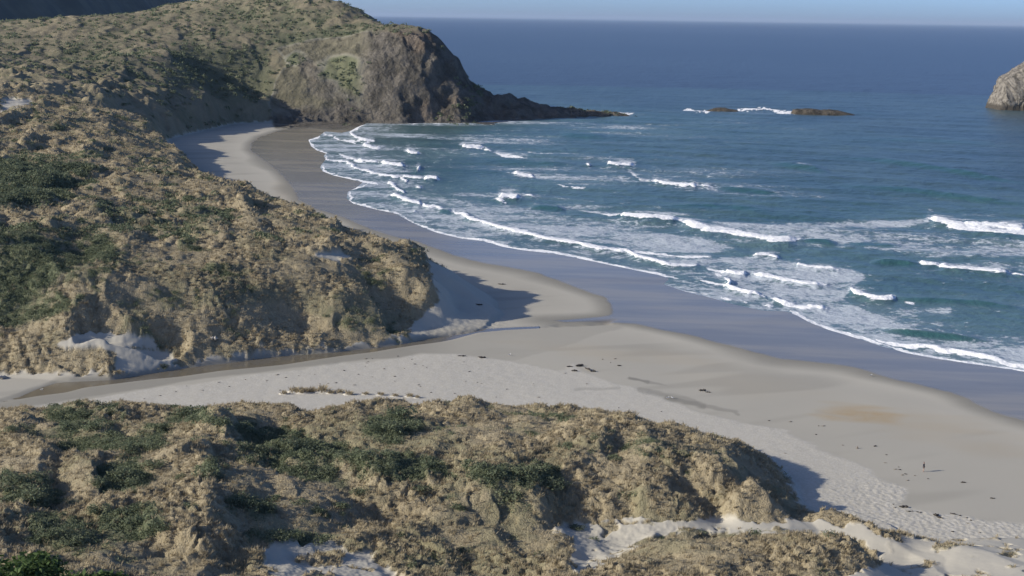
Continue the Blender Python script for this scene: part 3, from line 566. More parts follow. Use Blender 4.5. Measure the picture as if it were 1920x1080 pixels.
def sea_material():
    t = NT('sea_water'); foam, lace_sheen, shal, green = t.attr('maskA')
    deep = t.mix(t.ramp(t.noise(.0006, 3), .3, .7), (.034, .053, .08), (.045, .067, .094))
    teal = t.mix(t.ramp(t.noise(.012, 4), .35, .65), (.046, .105, .108), (.085, .155, .152))
    col = t.mix(shal, deep, teal)
    col = t.mix(t.math('MULTIPLY', green, .75), col, (.03, .10, .10))  # paints the dimmer reflection and green show-through of swell faces into the colour
    sep = t.new('ShaderNodeSeparateXYZ'); t.l.new(t.geo.outputs['Position'], sep.inputs[0])
    nl = t.noise(.55, 6, .7); nl2 = t.noise(.16, 6, .7)
    lc = t.math('ADD', t.math('MULTIPLY', nl, .65), t.math('MULTIPLY', nl2, .85))
    thr = t.math('SUBTRACT', 1.08, t.math('MULTIPLY', lace_sheen, .70))
    lm = t.ramp(t.math('SUBTRACT', lc, thr), -.04, .07)
    lm = t.math('MULTIPLY', lm, t.ramp(lace_sheen, .02, .2)); lm = t.math('MULTIPLY', lm, .68)
    film = t.math('MULTIPLY', t.ramp(lace_sheen, .15, .9), .55)  # pale foam film, also carries the painted haze sheen
    col = t.mix(film, col, (.36, .41, .45)); col = t.mix(lm, col, (.60, .64, .69))
    fe = t.ramp(t.math('ADD', foam, t.math('MULTIPLY', t.math('SUBTRACT', nl, .5), .5)), .25, .6)
    col = t.mix(fe, col, (.93, .93, .92))
    t.l.new(col, t.b.inputs['Base Color'])
    al = t.math('MAXIMUM', fe, lm); t.l.new(t.math('ADD', t.math('MULTIPLY', al, .4), .32), t.b.inputs['Roughness'])
    t.l.new(t.math('SUBTRACT', .34, t.math('MULTIPLY', al, .25)), t.b.inputs['Specular IOR Level'])
    b = t.bump(t.noise(.22, 5, .6), .8, 1.2); b = t.bump(t.noise(.02, 3), .5, 5.0, b)
    t.l.new(b, t.b.inputs['Normal']); return t.m
def build_sea():
    TH = bearing_columns(1.1, 21.5, 36, 3)
    # rows evenly spaced as the flat sea recedes
    q = np.concatenate([np.linspace(75/225., 75/2400., 780), 75/np.geomspace(2500, 150000, 90)]); R = 75/q
    T, Rr = np.meshgrid(TH, R); ny_, nx_ = T.shape
    X = (Rr*np.sin(T)).ravel(); Y = (Rr*np.cos(T)).ravel(); r = Rr.ravel(); th = T.ravel(); lr = np.log(np.minimum(r, 2500))
    sd = np.where(r < 2400, samp(SDW, th, lr), -3000); off = -sd
    px, py = project(X, Y, np.zeros_like(X))
    jx = px+4*noise(X*.05, Y*.05, 1)+2.5*noise(X*.2, Y*.2, 2); jy = py+1.6*noise(X*.05, Y*.05, 3)+1.8*noise(X*.25, Y*.25, 4)+1.2*noise(X*.6, Y*.6, 40)
    near = r < 1600
    trail = np.zeros(X.shape, F32); foam = np.zeros(X.shape, F32); zz = np.zeros(X.shape, F32)
    for pts, th_, s in FOAM:
        sp_ = spline(pts, 3); xs = [p[0] for p in sp_]; ys = [p[1] for p in sp_]
        m = near & (px > min(xs)-25) & (px < max(xs)+25) & (py > min(ys)-25) & (py < max(ys)+25)
        if not m.any(): continue
        d, tt = seg_dist(jx[m], jy[m], sp_)
        n_ = len(sp_)-1; e = np.clip(np.minimum(tt, n_-tt)/max(n_*.12, .3), .35, 1)
        w = (th_*.5+.35)*e*(1+.3*noise(X[m]*.12, Y[m]*.12, 6))
        f = s*sstep(w+1.3, w-.9, d); foam[m] = np.maximum(foam[m], f)
        if th_ > 2.4 and max(ys) > 240:
            up = np.interp(px[m], *zip(*sorted(zip(xs, ys))))-py[m]; tr = (1.0 if th_ > 4 else .8)*np.exp(-np.maximum(up, 0)/(9+th_*1.6))*sstep(-3, 1, up)*sstep(-14, 4, np.minimum(px[m]-min(xs), max(xs)-px[m])); trail[m] = np.maximum(trail[m], tr*np.where(up < 45, 1, 0))
        if th_ > 2.9: zz[m] = np.maximum(zz[m], min(1.5, .22*th_)*np.exp(-(d/(th_*1.1))**2)*e)
    lace_sheen = np.zeros(X.shape, F32)
    for poly, s in LACE:
        xs = [p[0] for p in poly]; ys = [p[1] for p in poly]
        m = near & (px > min(xs)-30) & (px < max(xs)+30) & (py > min(ys)-20) & (py < max(ys)+20)
        lace_sheen[m] = np.maximum(lace_sheen[m], s*sstep(-5, 10, sdf(jx[m]+6*noise(X[m]*.03, Y[m]*.06, 7), jy[m]+3*noise(X[m]*.03, Y[m]*.06, 8), poly)))
    band = sstep(420, 20, off)*(.30+.32*sstep(-.15, .35, fbm(X*.008, Y*.02, 3, 12)))  # foam patches plus a base level that paints a pale haze sheen
    lace_sheen = np.maximum(lace_sheen, np.maximum(band, (.55*sstep(75, 5, off)))*near); lace_sheen = lace_sheen*(.72+.5*fbm(X*.02, Y*.05, 3, 14)+.15)
    lace_sheen = np.clip(np.maximum(lace_sheen, trail*(.75+.5*noise(X*.05, Y*.1, 15))), 0, 1)
    green = np.zeros(X.shape, F32)
    for pts, h in SWELL:
        sp_ = spline(pts, 3); xs = [p[0] for p in sp_]; ys = [p[1] for p in sp_]
        m = (r < 2400) & (px > min(xs)-30) & (px < max(xs)+30) & (py > min(ys)-20) & (py < max(ys)+20)
        if not m.any(): continue
        d, tt = seg_dist(px[m], py[m]+1.2*noise(X[m]*.02, Y[m]*.02, 5), sp_); n_ = len(sp_)-1; e = np.clip(np.minimum(tt, n_-tt)/(n_*.3), 0, 1)
        zz[m] = np.maximum(zz[m], h*e*np.exp(-(d/4.5)**2)); 
        dd = py[m]-np.interp(px[m], xs, ys); green[m] = np.maximum(green[m], e*min(h, 1)*sstep(-1, 2, dd)*sstep(9, 3, dd))
    lace_sheen = lace_sheen*(1-.7*green)
    # running swell everywhere, fading out at the beach
    u = (X*.30+Y*.95)+18*fbm(X*.006, Y*.006, 2, 31)
    sw = np.sin(u*2*np.pi/46)*.28*(1+.8*noise(X*.006, Y*.01, 33))+np.sin((u+X*.15)*2*np.pi/19)*.12
    chop = fbm(X*.09, Y*.14, 4, 35)*.55
    damp = sstep(4, 90, off)
    z = (zz*sstep(0, 14, off)+(sw+chop)*damp*np.where(r < 3000, 1, 0))
    z = z+np.where(off < 4, .02, 0)
    shal = np.clip(.95*sstep(620, 60, off+120*fbm(X*.003, Y*.003, 2, 39)), 0, 1)*near+0.0
    shal = np.maximum(shal, .45*sstep(1000, 500, off)*near)
    A = np.stack([foam, lace_sheen, shal, green], 1)
    idx = np.arange(ny_*nx_).reshape(ny_, nx_)
    fc = np.stack([idx[:-1, :-1].ravel(), idx[:-1, 1:].ravel(), idx[1:, 1:].ravel(), idx[1:, :-1].ravel()], 1)
    keep = (off[fc].max(1) > -1.5); fc = fc[keep]
    c2, f2, at = compact(np.stack([X, Y, z], 1), fc, {'maskA': A})
    return tag(mesh_np('sea_water', c2, f2, sea_material(), True, at), 'blue green sea with white breakers rolling in to the beach', kind='structure')
SEA = build_sea()

# ------------------------------------------------------------------ far dark hill, seen over the dunes at the top left
def far_hill():
    ys = np.linspace(1350, 2600, 160); xs = np.linspace(-1250, -330, 130)
    X, Y = np.meshgrid(xs, ys); edge = -470-(Y-1350)*.035+14*noise(X*0, Y*.012, 2)+8*noise(X*.01, Y*.03, 3)
    d = edge-X; top = 150-.045*(Y-1350)+10*fbm(X*.004, Y*.004, 3, 5)
    z = np.clip(d*1.15+18, -5, None); z = np.where(z > top, top+.12*(z-top), z)+5*fbm(X*.02, Y*.02, 4, 8)
    n, m = X.shape; idx = np.arange(n*m).reshape(n, m)
    fc = np.stack([idx[:-1, :-1].ravel(), idx[:-1, 1:].ravel(), idx[1:, 1:].ravel(), idx[1:, :-1].ravel()], 1)
    t = NT('far_hill_scrub'); t.l.new(t.mix(t.ramp(t.noise(.03, 5), .35, .65), (.10, .11, .095), (.15, .15, .12)), t.b.inputs['Base Color']); t.b.inputs['Roughness'].default_value = .95; t.b.inputs['Specular IOR Level'].default_value = .1
    return tag(mesh_np('distant_hill', np.stack([X.ravel(), Y.ravel(), z.ravel()], 1), fc, t.m), 'dark shaded hillside rising behind the dunes at the top left', kind='structure')
far_hill()

# ------------------------------------------------------------------ rocks standing in the sea
def rock_material(name, a, b, dark=None, zc=3.0):
    t = NT(name); n = t.noise(.25, 6, .65); col = t.mix(t.ramp(n, .35, .62), a, b)
    col = t.mix(t.ramp(t.noise(.9, 4), .55, .7, 0, .5), col, tuple(min(1, c*1.5) for c in b))
    if dark:
        s = t.new('ShaderNodeSeparateXYZ'); t.l.new(t.geo.outputs['Position'], s.inputs[0])
        col = t.mix(t.ramp(t.math('ADD', s.outputs[2], t.math('MULTIPLY', n, 2)), zc, zc+3, 1, 0), col, dark)
    t.l.new(col, t.b.inputs['Base Color']); t.b.inputs['Roughness'].default_value = .9; t.b.inputs['Specular IOR Level'].default_value = .2
    t.l.new(t.bump(t.noise(.5, 6, .7), .9, 1.5), t.b.inputs['Normal']); return t.m
def vnoise3(P, f, seed):
    return noise(P[:, 0]*f+P[:, 2]*f*.7, P[:, 1]*f-P[:, 2]*f*.9, seed)
def rock(name, cx, cy, prof, mat, seed, ydepth, nseg=220, nh=90, rough=1.0):
    """prof: outline seen from the beach as (offset along the rock, top height) pairs; the rock is a solid with that skyline"""
    xs = np.array([p[0] for p in prof]); hs = np.array([p[1] for p in prof])
    u = np.linspace(xs[0], xs[-1], nseg); v = np.linspace(-1, 1, nh); U, V = np.meshgrid(u, v)
    h = np.interp(U, xs, hs); half = ydepth*(.35+.65*np.sqrt(np.clip(1-((U-xs.mean())/((xs[-1]-xs[0])/2+1e-6))**2*.8, 0, 1)))
    prof_y = np.clip(1-np.abs(V)**3.2, 0, 1)**.6
    Yl = V*half; Zl = h*prof_y-1.5
    P = np.stack([U.ravel(), Yl.ravel(), Zl.ravel()], 1)
    d = vnoise3(P, .12/rough, seed)*2.2*rough+vnoise3(P, .35/rough, seed+3)*1.1*rough+np.abs(vnoise3(P, .8/rough, seed+5))*.6*rough
    amt = np.clip(Zl.ravel()+1.5, 0, 6)/6
    P[:, 1] += d*amt*1.2; P[:, 0] += vnoise3(P, .2/rough, seed+9)*rough*1.2*amt; P[:, 2] += d*.5*amt
    n, m = U.shape; idx = np.arange(n*m).reshape(n, m)
    fc = np.stack([idx[:-1, :-1].ravel(), idx[:-1, 1:].ravel(), idx[1:, 1:].ravel(), idx[1:, :-1].ravel()], 1)
    P[:, 0] += cx; P[:, 1] += cy
    return mesh_np(name, P, fc, mat)
M_STACK = rock_material('pale_sea_stack_rock', (.085, .077, .064), (.25, .228, .195), (.07, .062, .05), 4)
M_REEF = rock_material('dark_reef_rock', (.045, .04, .032), (.11, .095, .075))
X, Y, _ = xyz(1858, 206, 0)
PXM = 1/ (2637/math.hypot(X, Y))*math.cos(math.atan2(X, Y))
st = rock('sea_stack', X+7, Y+18, [(-2, 0),(0, 5),(2, 13),(4, 16),(5.5, 28.5),(9, 31),(14, 34.5),(20, 39),(26, 42),(33, 46),(42, 50),(55, 52),(68, 46),(78, 38),(86, 22),(92, 3)], M_STACK, 4, 24, 260, 140, 1.0)
tag(st, 'tall pale grey rock stack rising steeply out of the sea at the right edge', 'sea stack')
X, Y, _ = xyz(1352, 208, 0)
rk1 = rock('reef_rock', X, Y, [(-14,.8),(-10,2.2),(-6,3.6),(-1,4.2),(4,4.0),(8,3.0),(13,2.6),(15,1)], M_REEF, 14, 6, 90, 40, .35)
tag(rk1, 'small low dark rock awash with surf, nearer the headland', 'rock')
X, Y, _ = xyz(1540, 214, 0)
rk2 = rock('reef_rock', X, Y, [(-25,1.5),(-23,5),(-14,5.6),(-8,5.8),(-2,4.8),(6,5.4),(14,4.6),(20,3.2),(27,1.6),(29,.6)], M_REEF, 24, 8, 140, 44, .4)
tag(rk2, 'long low dark rock in the open water between headland and sea stack', 'rock')

# ------------------------------------------------------------------ grass and scrub on the dunes
def leaf_material(name, c1, c2, c3, scale=.3):
    t = NT(name); o = t.new('ShaderNodeNewGeometry'); t.geo = o
    col = t.mix(t.ramp(t.noise(scale, 3), .3, .7), c1, c2)
    n = t.new('ShaderNodeMix', data_type='RGBA'); t.l.new(o.outputs['Random Per Island'], n.inputs[0]); t.l.new(col, n.inputs[6]); n.inputs[7].default_value = (*c3, 1)
    m = t.new('ShaderNodeMath', operation='MULTIPLY'); t.l.new(o.outputs['Random Per Island'], m.inputs[0]); m.inputs[1].default_value = .55; t.l.new(m.outputs[0], n.inputs[0])
    t.l.new(n.outputs[2], t.b.inputs['Base Color']); t.b.inputs['Roughness'].default_value = .7; t.b.inputs['Specular IOR Level'].default_value = .15
    tr = t.new('ShaderNodeBsdfTranslucent'); t.l.new(n.outputs[2], tr.inputs[0]); mx = t.new('ShaderNodeMixShader'); mx.inputs[0].default_value = .35
    out = [q for q in t.n if q.type == 'OUTPUT_MATERIAL'][0]; t.l.new(t.b.outputs[0], mx.inputs[1]); t.l.new(tr.outputs[0], mx.inputs[2]); t.l.new(mx.outputs[0], out.inputs['Surface'])
    return t.m
M_GRASS = leaf_material('marram_grass_blades', (.35, .29, .186), (.48, .41, .28), (.31, .262, .172))
M_SCRUB = leaf_material('scrub_leaves', (.10, .132, .08), (.215, .242, .145), (.165, .182, .118))
M_BUSH = leaf_material('bright_bush_leaves', (.045, .08, .028), (.115, .17, .055), (.08, .125, .04), 1.5)
def pick(weight, n):
    w = weight/weight.sum(); return rng.choice(len(w), n, p=w)
cell_area = (LAND['r']**2)                                # vertex area grows with r^2 inside each band
inview = (np.abs(LAND['th']) < math.radians(24)).astype(F32)
def blades(name, sel, nb, L, W, label, mat, lean=.35):
    n = len(sel); jr = rng.uniform(-.5, .5, (n, 2))*(LAND['r'][sel]*.0014)[:, None]
    P = np.stack([LAND['X'][sel]+jr[:, 0], LAND['Y'][sel]+jr[:, 1], LAND['Z'][sel]-.05], 1)
    s = rng.uniform(.6, 1.3, n); a = rng.uniform(0, 2*np.pi, (n, nb)); tl = rng.uniform(.1, .75, (n, nb))
    ln = L*s[:, None]*rng.uniform(.6, 1.1, (n, nb))
    root = P[:, None, :]+np.stack([np.cos(a)*.18*L*s[:, None], np.sin(a)*.18*L*s[:, None], 0*a], 2)
    dx = np.cos(a)*tl+lean*.6; dy = np.sin(a)*tl+lean*.15; dz = np.sqrt(np.clip(1-tl**2, .2, 1))
    nn = np.sqrt(dx*dx+dy*dy+dz*dz); D = np.stack([dx/nn, dy/nn, dz/nn], 2)
    b = a+np.pi/2+rng.uniform(-.9, .9, a.shape); w = np.stack([np.cos(b), np.sin(b), 0*b], 2)*W*s[:, None, None]
    tip = root+D*ln[..., None]; mid = root+D*ln[..., None]*.55+np.array([0, 0, .03])
    co = np.stack([root-w*.5, root+w*.5, mid+w*.35+0*tip, tip-np.array([0, 0, .12])*ln[..., None], mid-w*.35], 2).reshape(-1, 3)
    base = np.arange(n*nb)[:, None]*5; 
    q = np.concatenate([base+0, base+1, base+2, base+4], 1); tr = np.concatenate([base+4, base+2, base+3, base+3], 1)
    tri = np.concatenate([np.concatenate([base+0, base+1, base+2], 1), np.concatenate([base+0, base+2, base+4], 1), np.concatenate([base+4, base+2, base+3], 1)], 0)
    return tag(mesh_np(name, co, tri, mat, False), label, kind='stuff')
g = LAND['grass']*inview; sh = LAND['shrub']; hz = np.clip(1-sh*1.1, .12, 1)
near_m = (LAND['r'] < 345)*(LAND['r'] > 90); mid_m = (LAND['r'] >= 345)*(LAND['r'] < 800)
pn = .25+.85*sstep(-.3, .4, noise(LAND['X']*.06, LAND['Y']*.06, 75))
blades('marram_grass', pick(g*hz*near_m*pn*cell_area, 40000), 9, .62, .07, 'straw coloured tussocks of marram grass covering the foreground dune', M_GRASS)
blades('marram_grass', pick(g*hz*mid_m*cell_area, 24000), 6, .95, .2, 'straw coloured tussocks of marram grass covering the big dunes beyond the stream', M_GRASS)

def leaf_cloud(centres, radii, nl, size, flat=.7):
    n = len(centres); d = rng.normal(size=(n, nl, 3)); d /= np.linalg.norm(d, axis=2, keepdims=True); d[..., 2] = np.abs(d[..., 2])*flat
    rr = rng.uniform(.55, 1.05, (n, nl))**.6; 
    lump = 1+.28*np.sin(d[..., 0]*5+rng.uniform(0, 6, (n, 1)))*np.cos(d[..., 1]*6+rng.uniform(0, 6, (n, 1)))
    c = centres[:, None, :]+d*(rr*lump)[..., None]*radii[:, None, None]
    sz = size*rng.uniform(.6, 1.4, (n, nl, 1)); 
    t = rng.normal(size=(n, nl, 3)); t /= np.linalg.norm(t, axis=2, keepdims=True); nrm = d+.6*rng.normal(size=d.shape); u = np.cross(nrm, t); u /= np.linalg.norm(u, axis=2, keepdims=True)+1e-6
    v = np.cross(u, nrm); v /= np.linalg.norm(v, axis=2, keepdims=True)+1e-6
    co = np.stack([c-u*sz, c+v*sz*.5, c+u*sz, c-v*sz*.5], 2).reshape(-1, 3); f = np.arange(len(co)).reshape(-1, 4)
    return co, f
def scrub(name, sel, r0, r1, nl, size, label):
    jr = rng.uniform(-.5, .5, (len(sel), 2))*(LAND['r'][sel]*.0014)[:, None]; rad = rng.uniform(r0, r1, len(sel))
    c = np.stack([LAND['X'][sel]+jr[:, 0], LAND['Y'][sel]+jr[:, 1], LAND['Z'][sel]-.25*rad], 1)
    co, f = leaf_cloud(c, rad, nl, size); return tag(mesh_np(name, co, f, M_SCRUB, False), label, kind='stuff')
scrub('dune_scrub', pick(g*sh**1.5*near_m*cell_area, 5200), .5, 1.2, 70, .13, 'dark green low scrub growing among the grass of the foreground dune')
scrub('dune_scrub', pick(g*sh**1.5*mid_m*cell_area, 6500), .9, 1.9, 40, .30, 'dark green low scrub growing over the big dunes beyond the stream')
hm = (LAND['r'] >= 800)*(LAND['r'] < 1300)
scrub('hillside_scrub', pick(LAND['grass']*(.25+sh)*hm*inview*cell_area, 2600), 1.2, 3.4, 22, .8, 'grey green scrub growing over the slopes behind the bay and the headland')

# single shrubs one can pick out on the foreground dune
def shrub_proto(i, mat=M_SCRUB, R=1.4, nl=420, size=.13):
    e = bpy.data.objects.new('shrub', None); link(e)
    k = 7; cs = np.stack([rng.uniform(-.6, .6, k)*R, rng.uniform(-.6, .6, k)*R, rng.uniform(.0, .45, k)*R], 1)
    co, f = leaf_cloud(cs, rng.uniform(.45, .7, k)*R, nl//k, size, .85); mesh_np('foliage', co, f, mat, False, None, e)
    # woody stems fanning out from the root
    co = []; fc = []
    for s in range(6):
        a = s*1.05+rng.uniform(-.3, .3); w = .05; tipx, tipy, tipz = math.cos(a)*.5*R, math.sin(a)*.5*R, .55*R; b = len(co)
        for q in range(4):
            c, d = math.cos(q*math.pi/2), math.sin(q*math.pi/2); co.append((c*w, d*w, -.3)); co.append((tipx+c*w*.4, tipy+d*w*.4, tipz))
        for q in range(4): fc.append((b+2*q, b+(2*q+2) % 8, b+(2*q+3) % 8, b+2*q+1))
    mesh_np('stem', np.array(co), np.array(fc), M_STEM, True, None, e); return e
t = NT('woody_stem'); t.b.inputs['Base Color'].default_value = (.09, .065, .045, 1); t.b.inputs['Roughness'].default_value = .9; M_STEM = t.m
def copy_tree(o):
    c = o.copy(); link(c)
    for ch in o.children: d = ch.copy(); link(d); d.parent = c
    return c
protos = [shrub_proto(i) for i in range(4)]; used = [False]*4
SH = [(752,776,1.9),(735,800,1.6),(770,795,1.3),(345,775,1.5),(370,785,1.4),(415,792,1.3),(455,800,1.3),(150,770,1.2),(180,805,1.4),(215,812,1.2),(240,840,1.3),(285,835,1.1),(225,890,1.6),(240,905,1.5),(212,905,1.2),(290,868,1.3),
 (388,885,1.5),(335,888,.9),(470,945,1.2),(440,938,1.0),(500,950,1.1),(925,880,1.4),(985,885,1.5),(1005,872,1.3),(1030,895,1.6),(960,905,1.3),(1050,880,1.1),(905,890,1.1),(610,880,1.2),(570,872,1.2),(640,850,1.2),(545,825,1.2),(600,836,1.3),(690,862,1.3),(730,870,1.1),
 (30,905,1.3),(60,925,1.3),(15,930,1.1),(110,935,1.1),(250,975,1.2),(300,985,1.1),(180,960,1.0),(90,1000,1.3),(130,1010,1.2),(520,1005,1.1),(560,1000,1.1),(600,1008,1.0),(510,930,.9),(790,905,1.1),(860,918,1.0),(1060,835,.9),(1150,855,1.0),(675,915,1.1),(640,940,1.0),(700,800,1.1),(20,800,1.0),(105,775,1.0),(300,800,1.0),(420,870,.9),(1085,905,.9)]
ORD = 'first second third fourth fifth sixth seventh eighth ninth tenth eleventh twelfth thirteenth fourteenth fifteenth sixteenth seventeenth eighteenth nineteenth twentieth'.split()
BANDS = [(0, 781, 'on the far crest'), (781, 812, 'just below the crest'), (812, 852, 'on the upper slope'), (852, 881, 'on the middle slope'), (881, 902, 'below the middle'), (902, 932, 'on the lower slope'), (932, 965, 'near the bottom'), (965, 1100, 'at the very bottom')]
for i, (x, y, s) in enumerate(SH):
    k = i % 4; o = protos[k] if not used[k] else copy_tree(protos[k]); used[k] = True
    gx, gy, gz = on_ground(x, y+8, 11); o.location = (gx, gy, gz-.1); o.scale = (s, s, s*.8); o.rotation_euler = (0, 0, i*1.7)
    bnd = [b_ for b_ in BANDS if b_[0] <= y < b_[1]][0]; rank = sorted(q[0] for q in SH if bnd[0] <= q[1] < bnd[1]).index(x)
    tag(o, 'green shrub, %s from the left of those %s of the foreground dune' % (ORD[rank], bnd[2]), 'shrub', 'shrubs dotted over the foreground dune')
# bright leafy bushes at the lower left corner
BB = [(55,1068,2.6,'bright green leafy bush in the bottom left corner of the view'),(150,1068,3.0,'bright green leafy bush with sunlit top, second from the bottom left corner'),(215,1082,2.4,'bright green leafy bush, rightmost of those along the bottom left edge'),(-30,1075,2.6,'bright green leafy bush partly cut by the left edge')]
for i, (x, y, s, lb) in enumerate(BB):
    e = shrub_proto(i, M_BUSH, 1.0, 1500, .09); gx, gy, gz = on_ground(x, y+16, 34)
    e.location = (gx, gy, gz); e.scale = (s*1.25, s*1.25, s*1.0); e.name = 'leafy_bush'; tag(e, lb, 'bush', 'leafy bushes at the lower left corner')

# ------------------------------------------------------------------ things on the beach
def solid(name, col, rough=.85):
    t = NT(name); n = t.noise(6, 4); t.l.new(t.mix(t.ramp(n, .3, .7), tuple(c*.75 for c in col), col), t.b.inputs['Base Color']); t.b.inputs['Roughness'].default_value = rough; return t.m
M_KELP = solid('dried_kelp', (.035, .028, .022), .6); M_WOOD = solid('weathered_driftwood', (.21, .18, .145)); M_PALE = solid('bleached_driftwood', (.5, .47, .42)); M_GULL = solid('white_feathers', (.85, .85, .84)); M_GREYF = solid('grey_feathers', (.35, .36, .38)); M_BILL = solid('yellow_bill', (.6, .35, .05))
def lump_mesh(L, Wd, Hh, seed, n=28, m=14):
    u = np.linspace(0, 1, n); v = np.linspace(0, 2*np.pi, m, endpoint=False); U, V = np.meshgrid(u, v, indexing='ij')
    r = np.sin(np.pi*np.clip(U, .001, .999))**.55*(.65+.45*noise(U*5, V*0+seed, seed))
    bend = .18*L*noise(U*2, V*0, seed+3)
    x = (U-.5)*L; y = bend+Wd*.5*r*np.cos(V)*(1+.3*noise(U*9, V*1.2, seed+5)); z = np.maximum(Hh*(.35+.6*np.sin(V)*r*(1+.45*noise(U*8, np.sin(V)*2, seed+7))), -.1)
    P = np.stack([x.ravel(), y.ravel(), z.ravel()], 1); idx = np.arange(n*m).reshape(n, m); nx_ = np.roll(idx, -1, 1)
    f = np.stack([idx[:-1].ravel(), nx_[:-1].ravel(), nx_[1:].ravel(), idx[1:].ravel()], 1); return P, f
KELP = [(1068,688,1.4,.6,.35,0,'short dark strand of kelp at the left end of the kelp heap on the beach'),(1087,687,2.0,.8,.75,.1,'highest dark lump in the kelp heap on the beach'),(1101,693,2.9,.6,.5,-.5,'long slanting dark strand in the kelp heap on the beach'),(1112,697,1.3,.6,.5,0,'dark lump at the right end of the kelp heap on the beach'),(1077,696,1.4,.7,.5,0,'dark lump in front of the kelp heap on the beach'),
 (1317,733,1.6,.6,.55,0,'dark lump lying alone on the grey sand, with a smaller one touching it'),(1327,736,1.2,.4,.3,-.2,'small dark strand touching the lone dark lump on the grey sand'),(866,668,2.0,.6,.32,.05,'dark log on the edge of the dry sand, left of two'),(903,671,2.0,.7,.5,-.15,'dark log on the edge of the dry sand, right of two'),
 (941,533,2.4,.8,.35,-.1,'dark clump of kelp in sunlight beside the pointed dune shadow'),(898,573,2.2,.8,.4,0,'dark clump of kelp lying in the pointed dune shadow'),(1161,686,1.0,.5,.3,0,'small dark clump of kelp on the grey sand right of the kelp heap'),(1694,952,1.6,.7,.55,-.2,'dark lump of kelp in the tide wrack below the person'),(1706,959,1.2,.3,.2,0,'thin dark strand in the tide wrack below the person'),
 (1755,967,1.0,.6,.45,0,'dark lump of kelp right of the tide wrack'),(1762,971,1.1,.4,.3,-.3,'brown strand touching the kelp lump right of the tide wrack'),(1788,964,1.2,.4,.2,-.2,'thin dark strand, upper one in the sand on the right'),(1806,905,.95,.35,.25,0,'dark flat piece of kelp right of the person on bare sand'),(1861,935,.9,.35,.25,0,'dark flat piece of kelp near the right edge on bare sand'),(1641,837,.7,.35,.25,0,'small dark clump of kelp right of the driftwood stump')]
for i, (x, y, L, w, h, rz, lb) in enumerate(KELP):
    gx, gy, gz = on_ground(x, y); P, f = lump_mesh(L, w, h, i*1.7+1); o = mesh_np('driftwood_log' if 'log' in lb else 'kelp_clump', P, f, M_KELP)
    o.location = (gx, gy, gz); o.rotation_euler = (0, 0, rz*2.2); tag(o, lb, 'driftwood' if 'log' in lb else 'kelp')
# stump, pale log by the stream, log on its bank
P, f = lump_mesh(.5, .35, .55, 5); P = P[:, [2, 1, 0]]*np.array([.8, 1, 1.0]); P[:, 2] += .2; gx, gy, gz = on_ground(1606, 841)
o = mesh_np('driftwood_stump', P, f, M_WOOD); o.location = (gx, gy, gz); tag(o, 'small upright dark driftwood stump where the dry sand meets the smooth sand', 'driftwood')
P, f = lump_mesh(2.6, .8, .9, 9); gx, gy, gz = on_ground(6, 706, 3); o = mesh_np('driftwood_log', P, f, M_PALE); o.location = (gx, gy, gz); o.rotation_euler = (0, .25, 1.0); tag(o, 'bleached driftwood log below the dunes at the left edge', 'driftwood')
P, f = lump_mesh(2.4, .7, .7, 11); gx, gy, gz = on_ground(456, 664, 2.6); o = mesh_np('driftwood_log', P, f, M_KELP); o.location = (gx, gy, gz+.1); tag(o, 'dark log on the far bank of the stream', 'driftwood')
P, f = lump_mesh(2.0, 1.2, .9, 13); gx, gy, gz = on_ground(402, 669, 2.6); o = mesh_np('boulder', P, f, M_PALE); o.location = (gx, gy, gz+.1); tag(o, 'pale rounded boulder on the far bank of the stream', 'boulder')
# small bits of debris
DEB = [(1580,835),(1662,853),(1660,868),(1685,876),(1679,880),(1687,881),(1692,891),(1698,889),(1715,892),(1740,898),(1702,901),(1675,946),(1678,952),(1720,960),(1725,961),(1800,967),(1812,971),(1820,976),(1815,981),(1786,997),(1837,999),(1442,789),(1482,791),(1535,799),(1544,799),(1530,815),(1472,850),(1160,765),(1164,777),(1145,680),(1153,673),(1130,674),
 (686,673),(698,673),(688,681),(685,687),(720,692),(746,668),(772,674),(778,683),(793,686),(800,689),(758,691),(741,706),(698,707),(672,702),(663,722),(645,695),(690,678),(870,679),(873,715),(895,717),(902,719),(785,722),(788,725),(808,736),(852,738),(880,697),(1060,700),(560,705),(590,702),(536,708),(520,703),(600,720),(615,719),(630,718),(665,722),(740,706),(500,714),(430,725),(380,732),(410,717),(460,712),(330,735),(300,742),(350,724),(575,730),(525,732),(270,748),(250,755),(740,715),(1240,772),(1010,745),(950,730),(1000,720),(930,745),(1100,720)]
P, f = lump_mesh(.75, .3, .16, 21); first = mesh_np('beach_debris', P, f, M_WOOD); P, f = lump_mesh(.5, .35, .2, 22); second = mesh_np('beach_debris', P, f, M_KELP); both = [first, second]; us = [0, 0]
for i, (x, y) in enumerate(DEB):
    k = i % 2; o = both[k] if not us[k] else link(both[k].copy()); us[k] = 1; gx, gy, gz = on_ground(x, y); o.location = (gx, gy, gz); o.rotation_euler = (0, 0, random.uniform(-.6, .6)); s = random.uniform(.5, 1.25); o.scale = (s, s, random.uniform(.6, 1.0))
    tag(o, 'small scrap of dark driftwood or weed lying on the pale sand', 'debris', 'scraps of debris scattered on the beach')
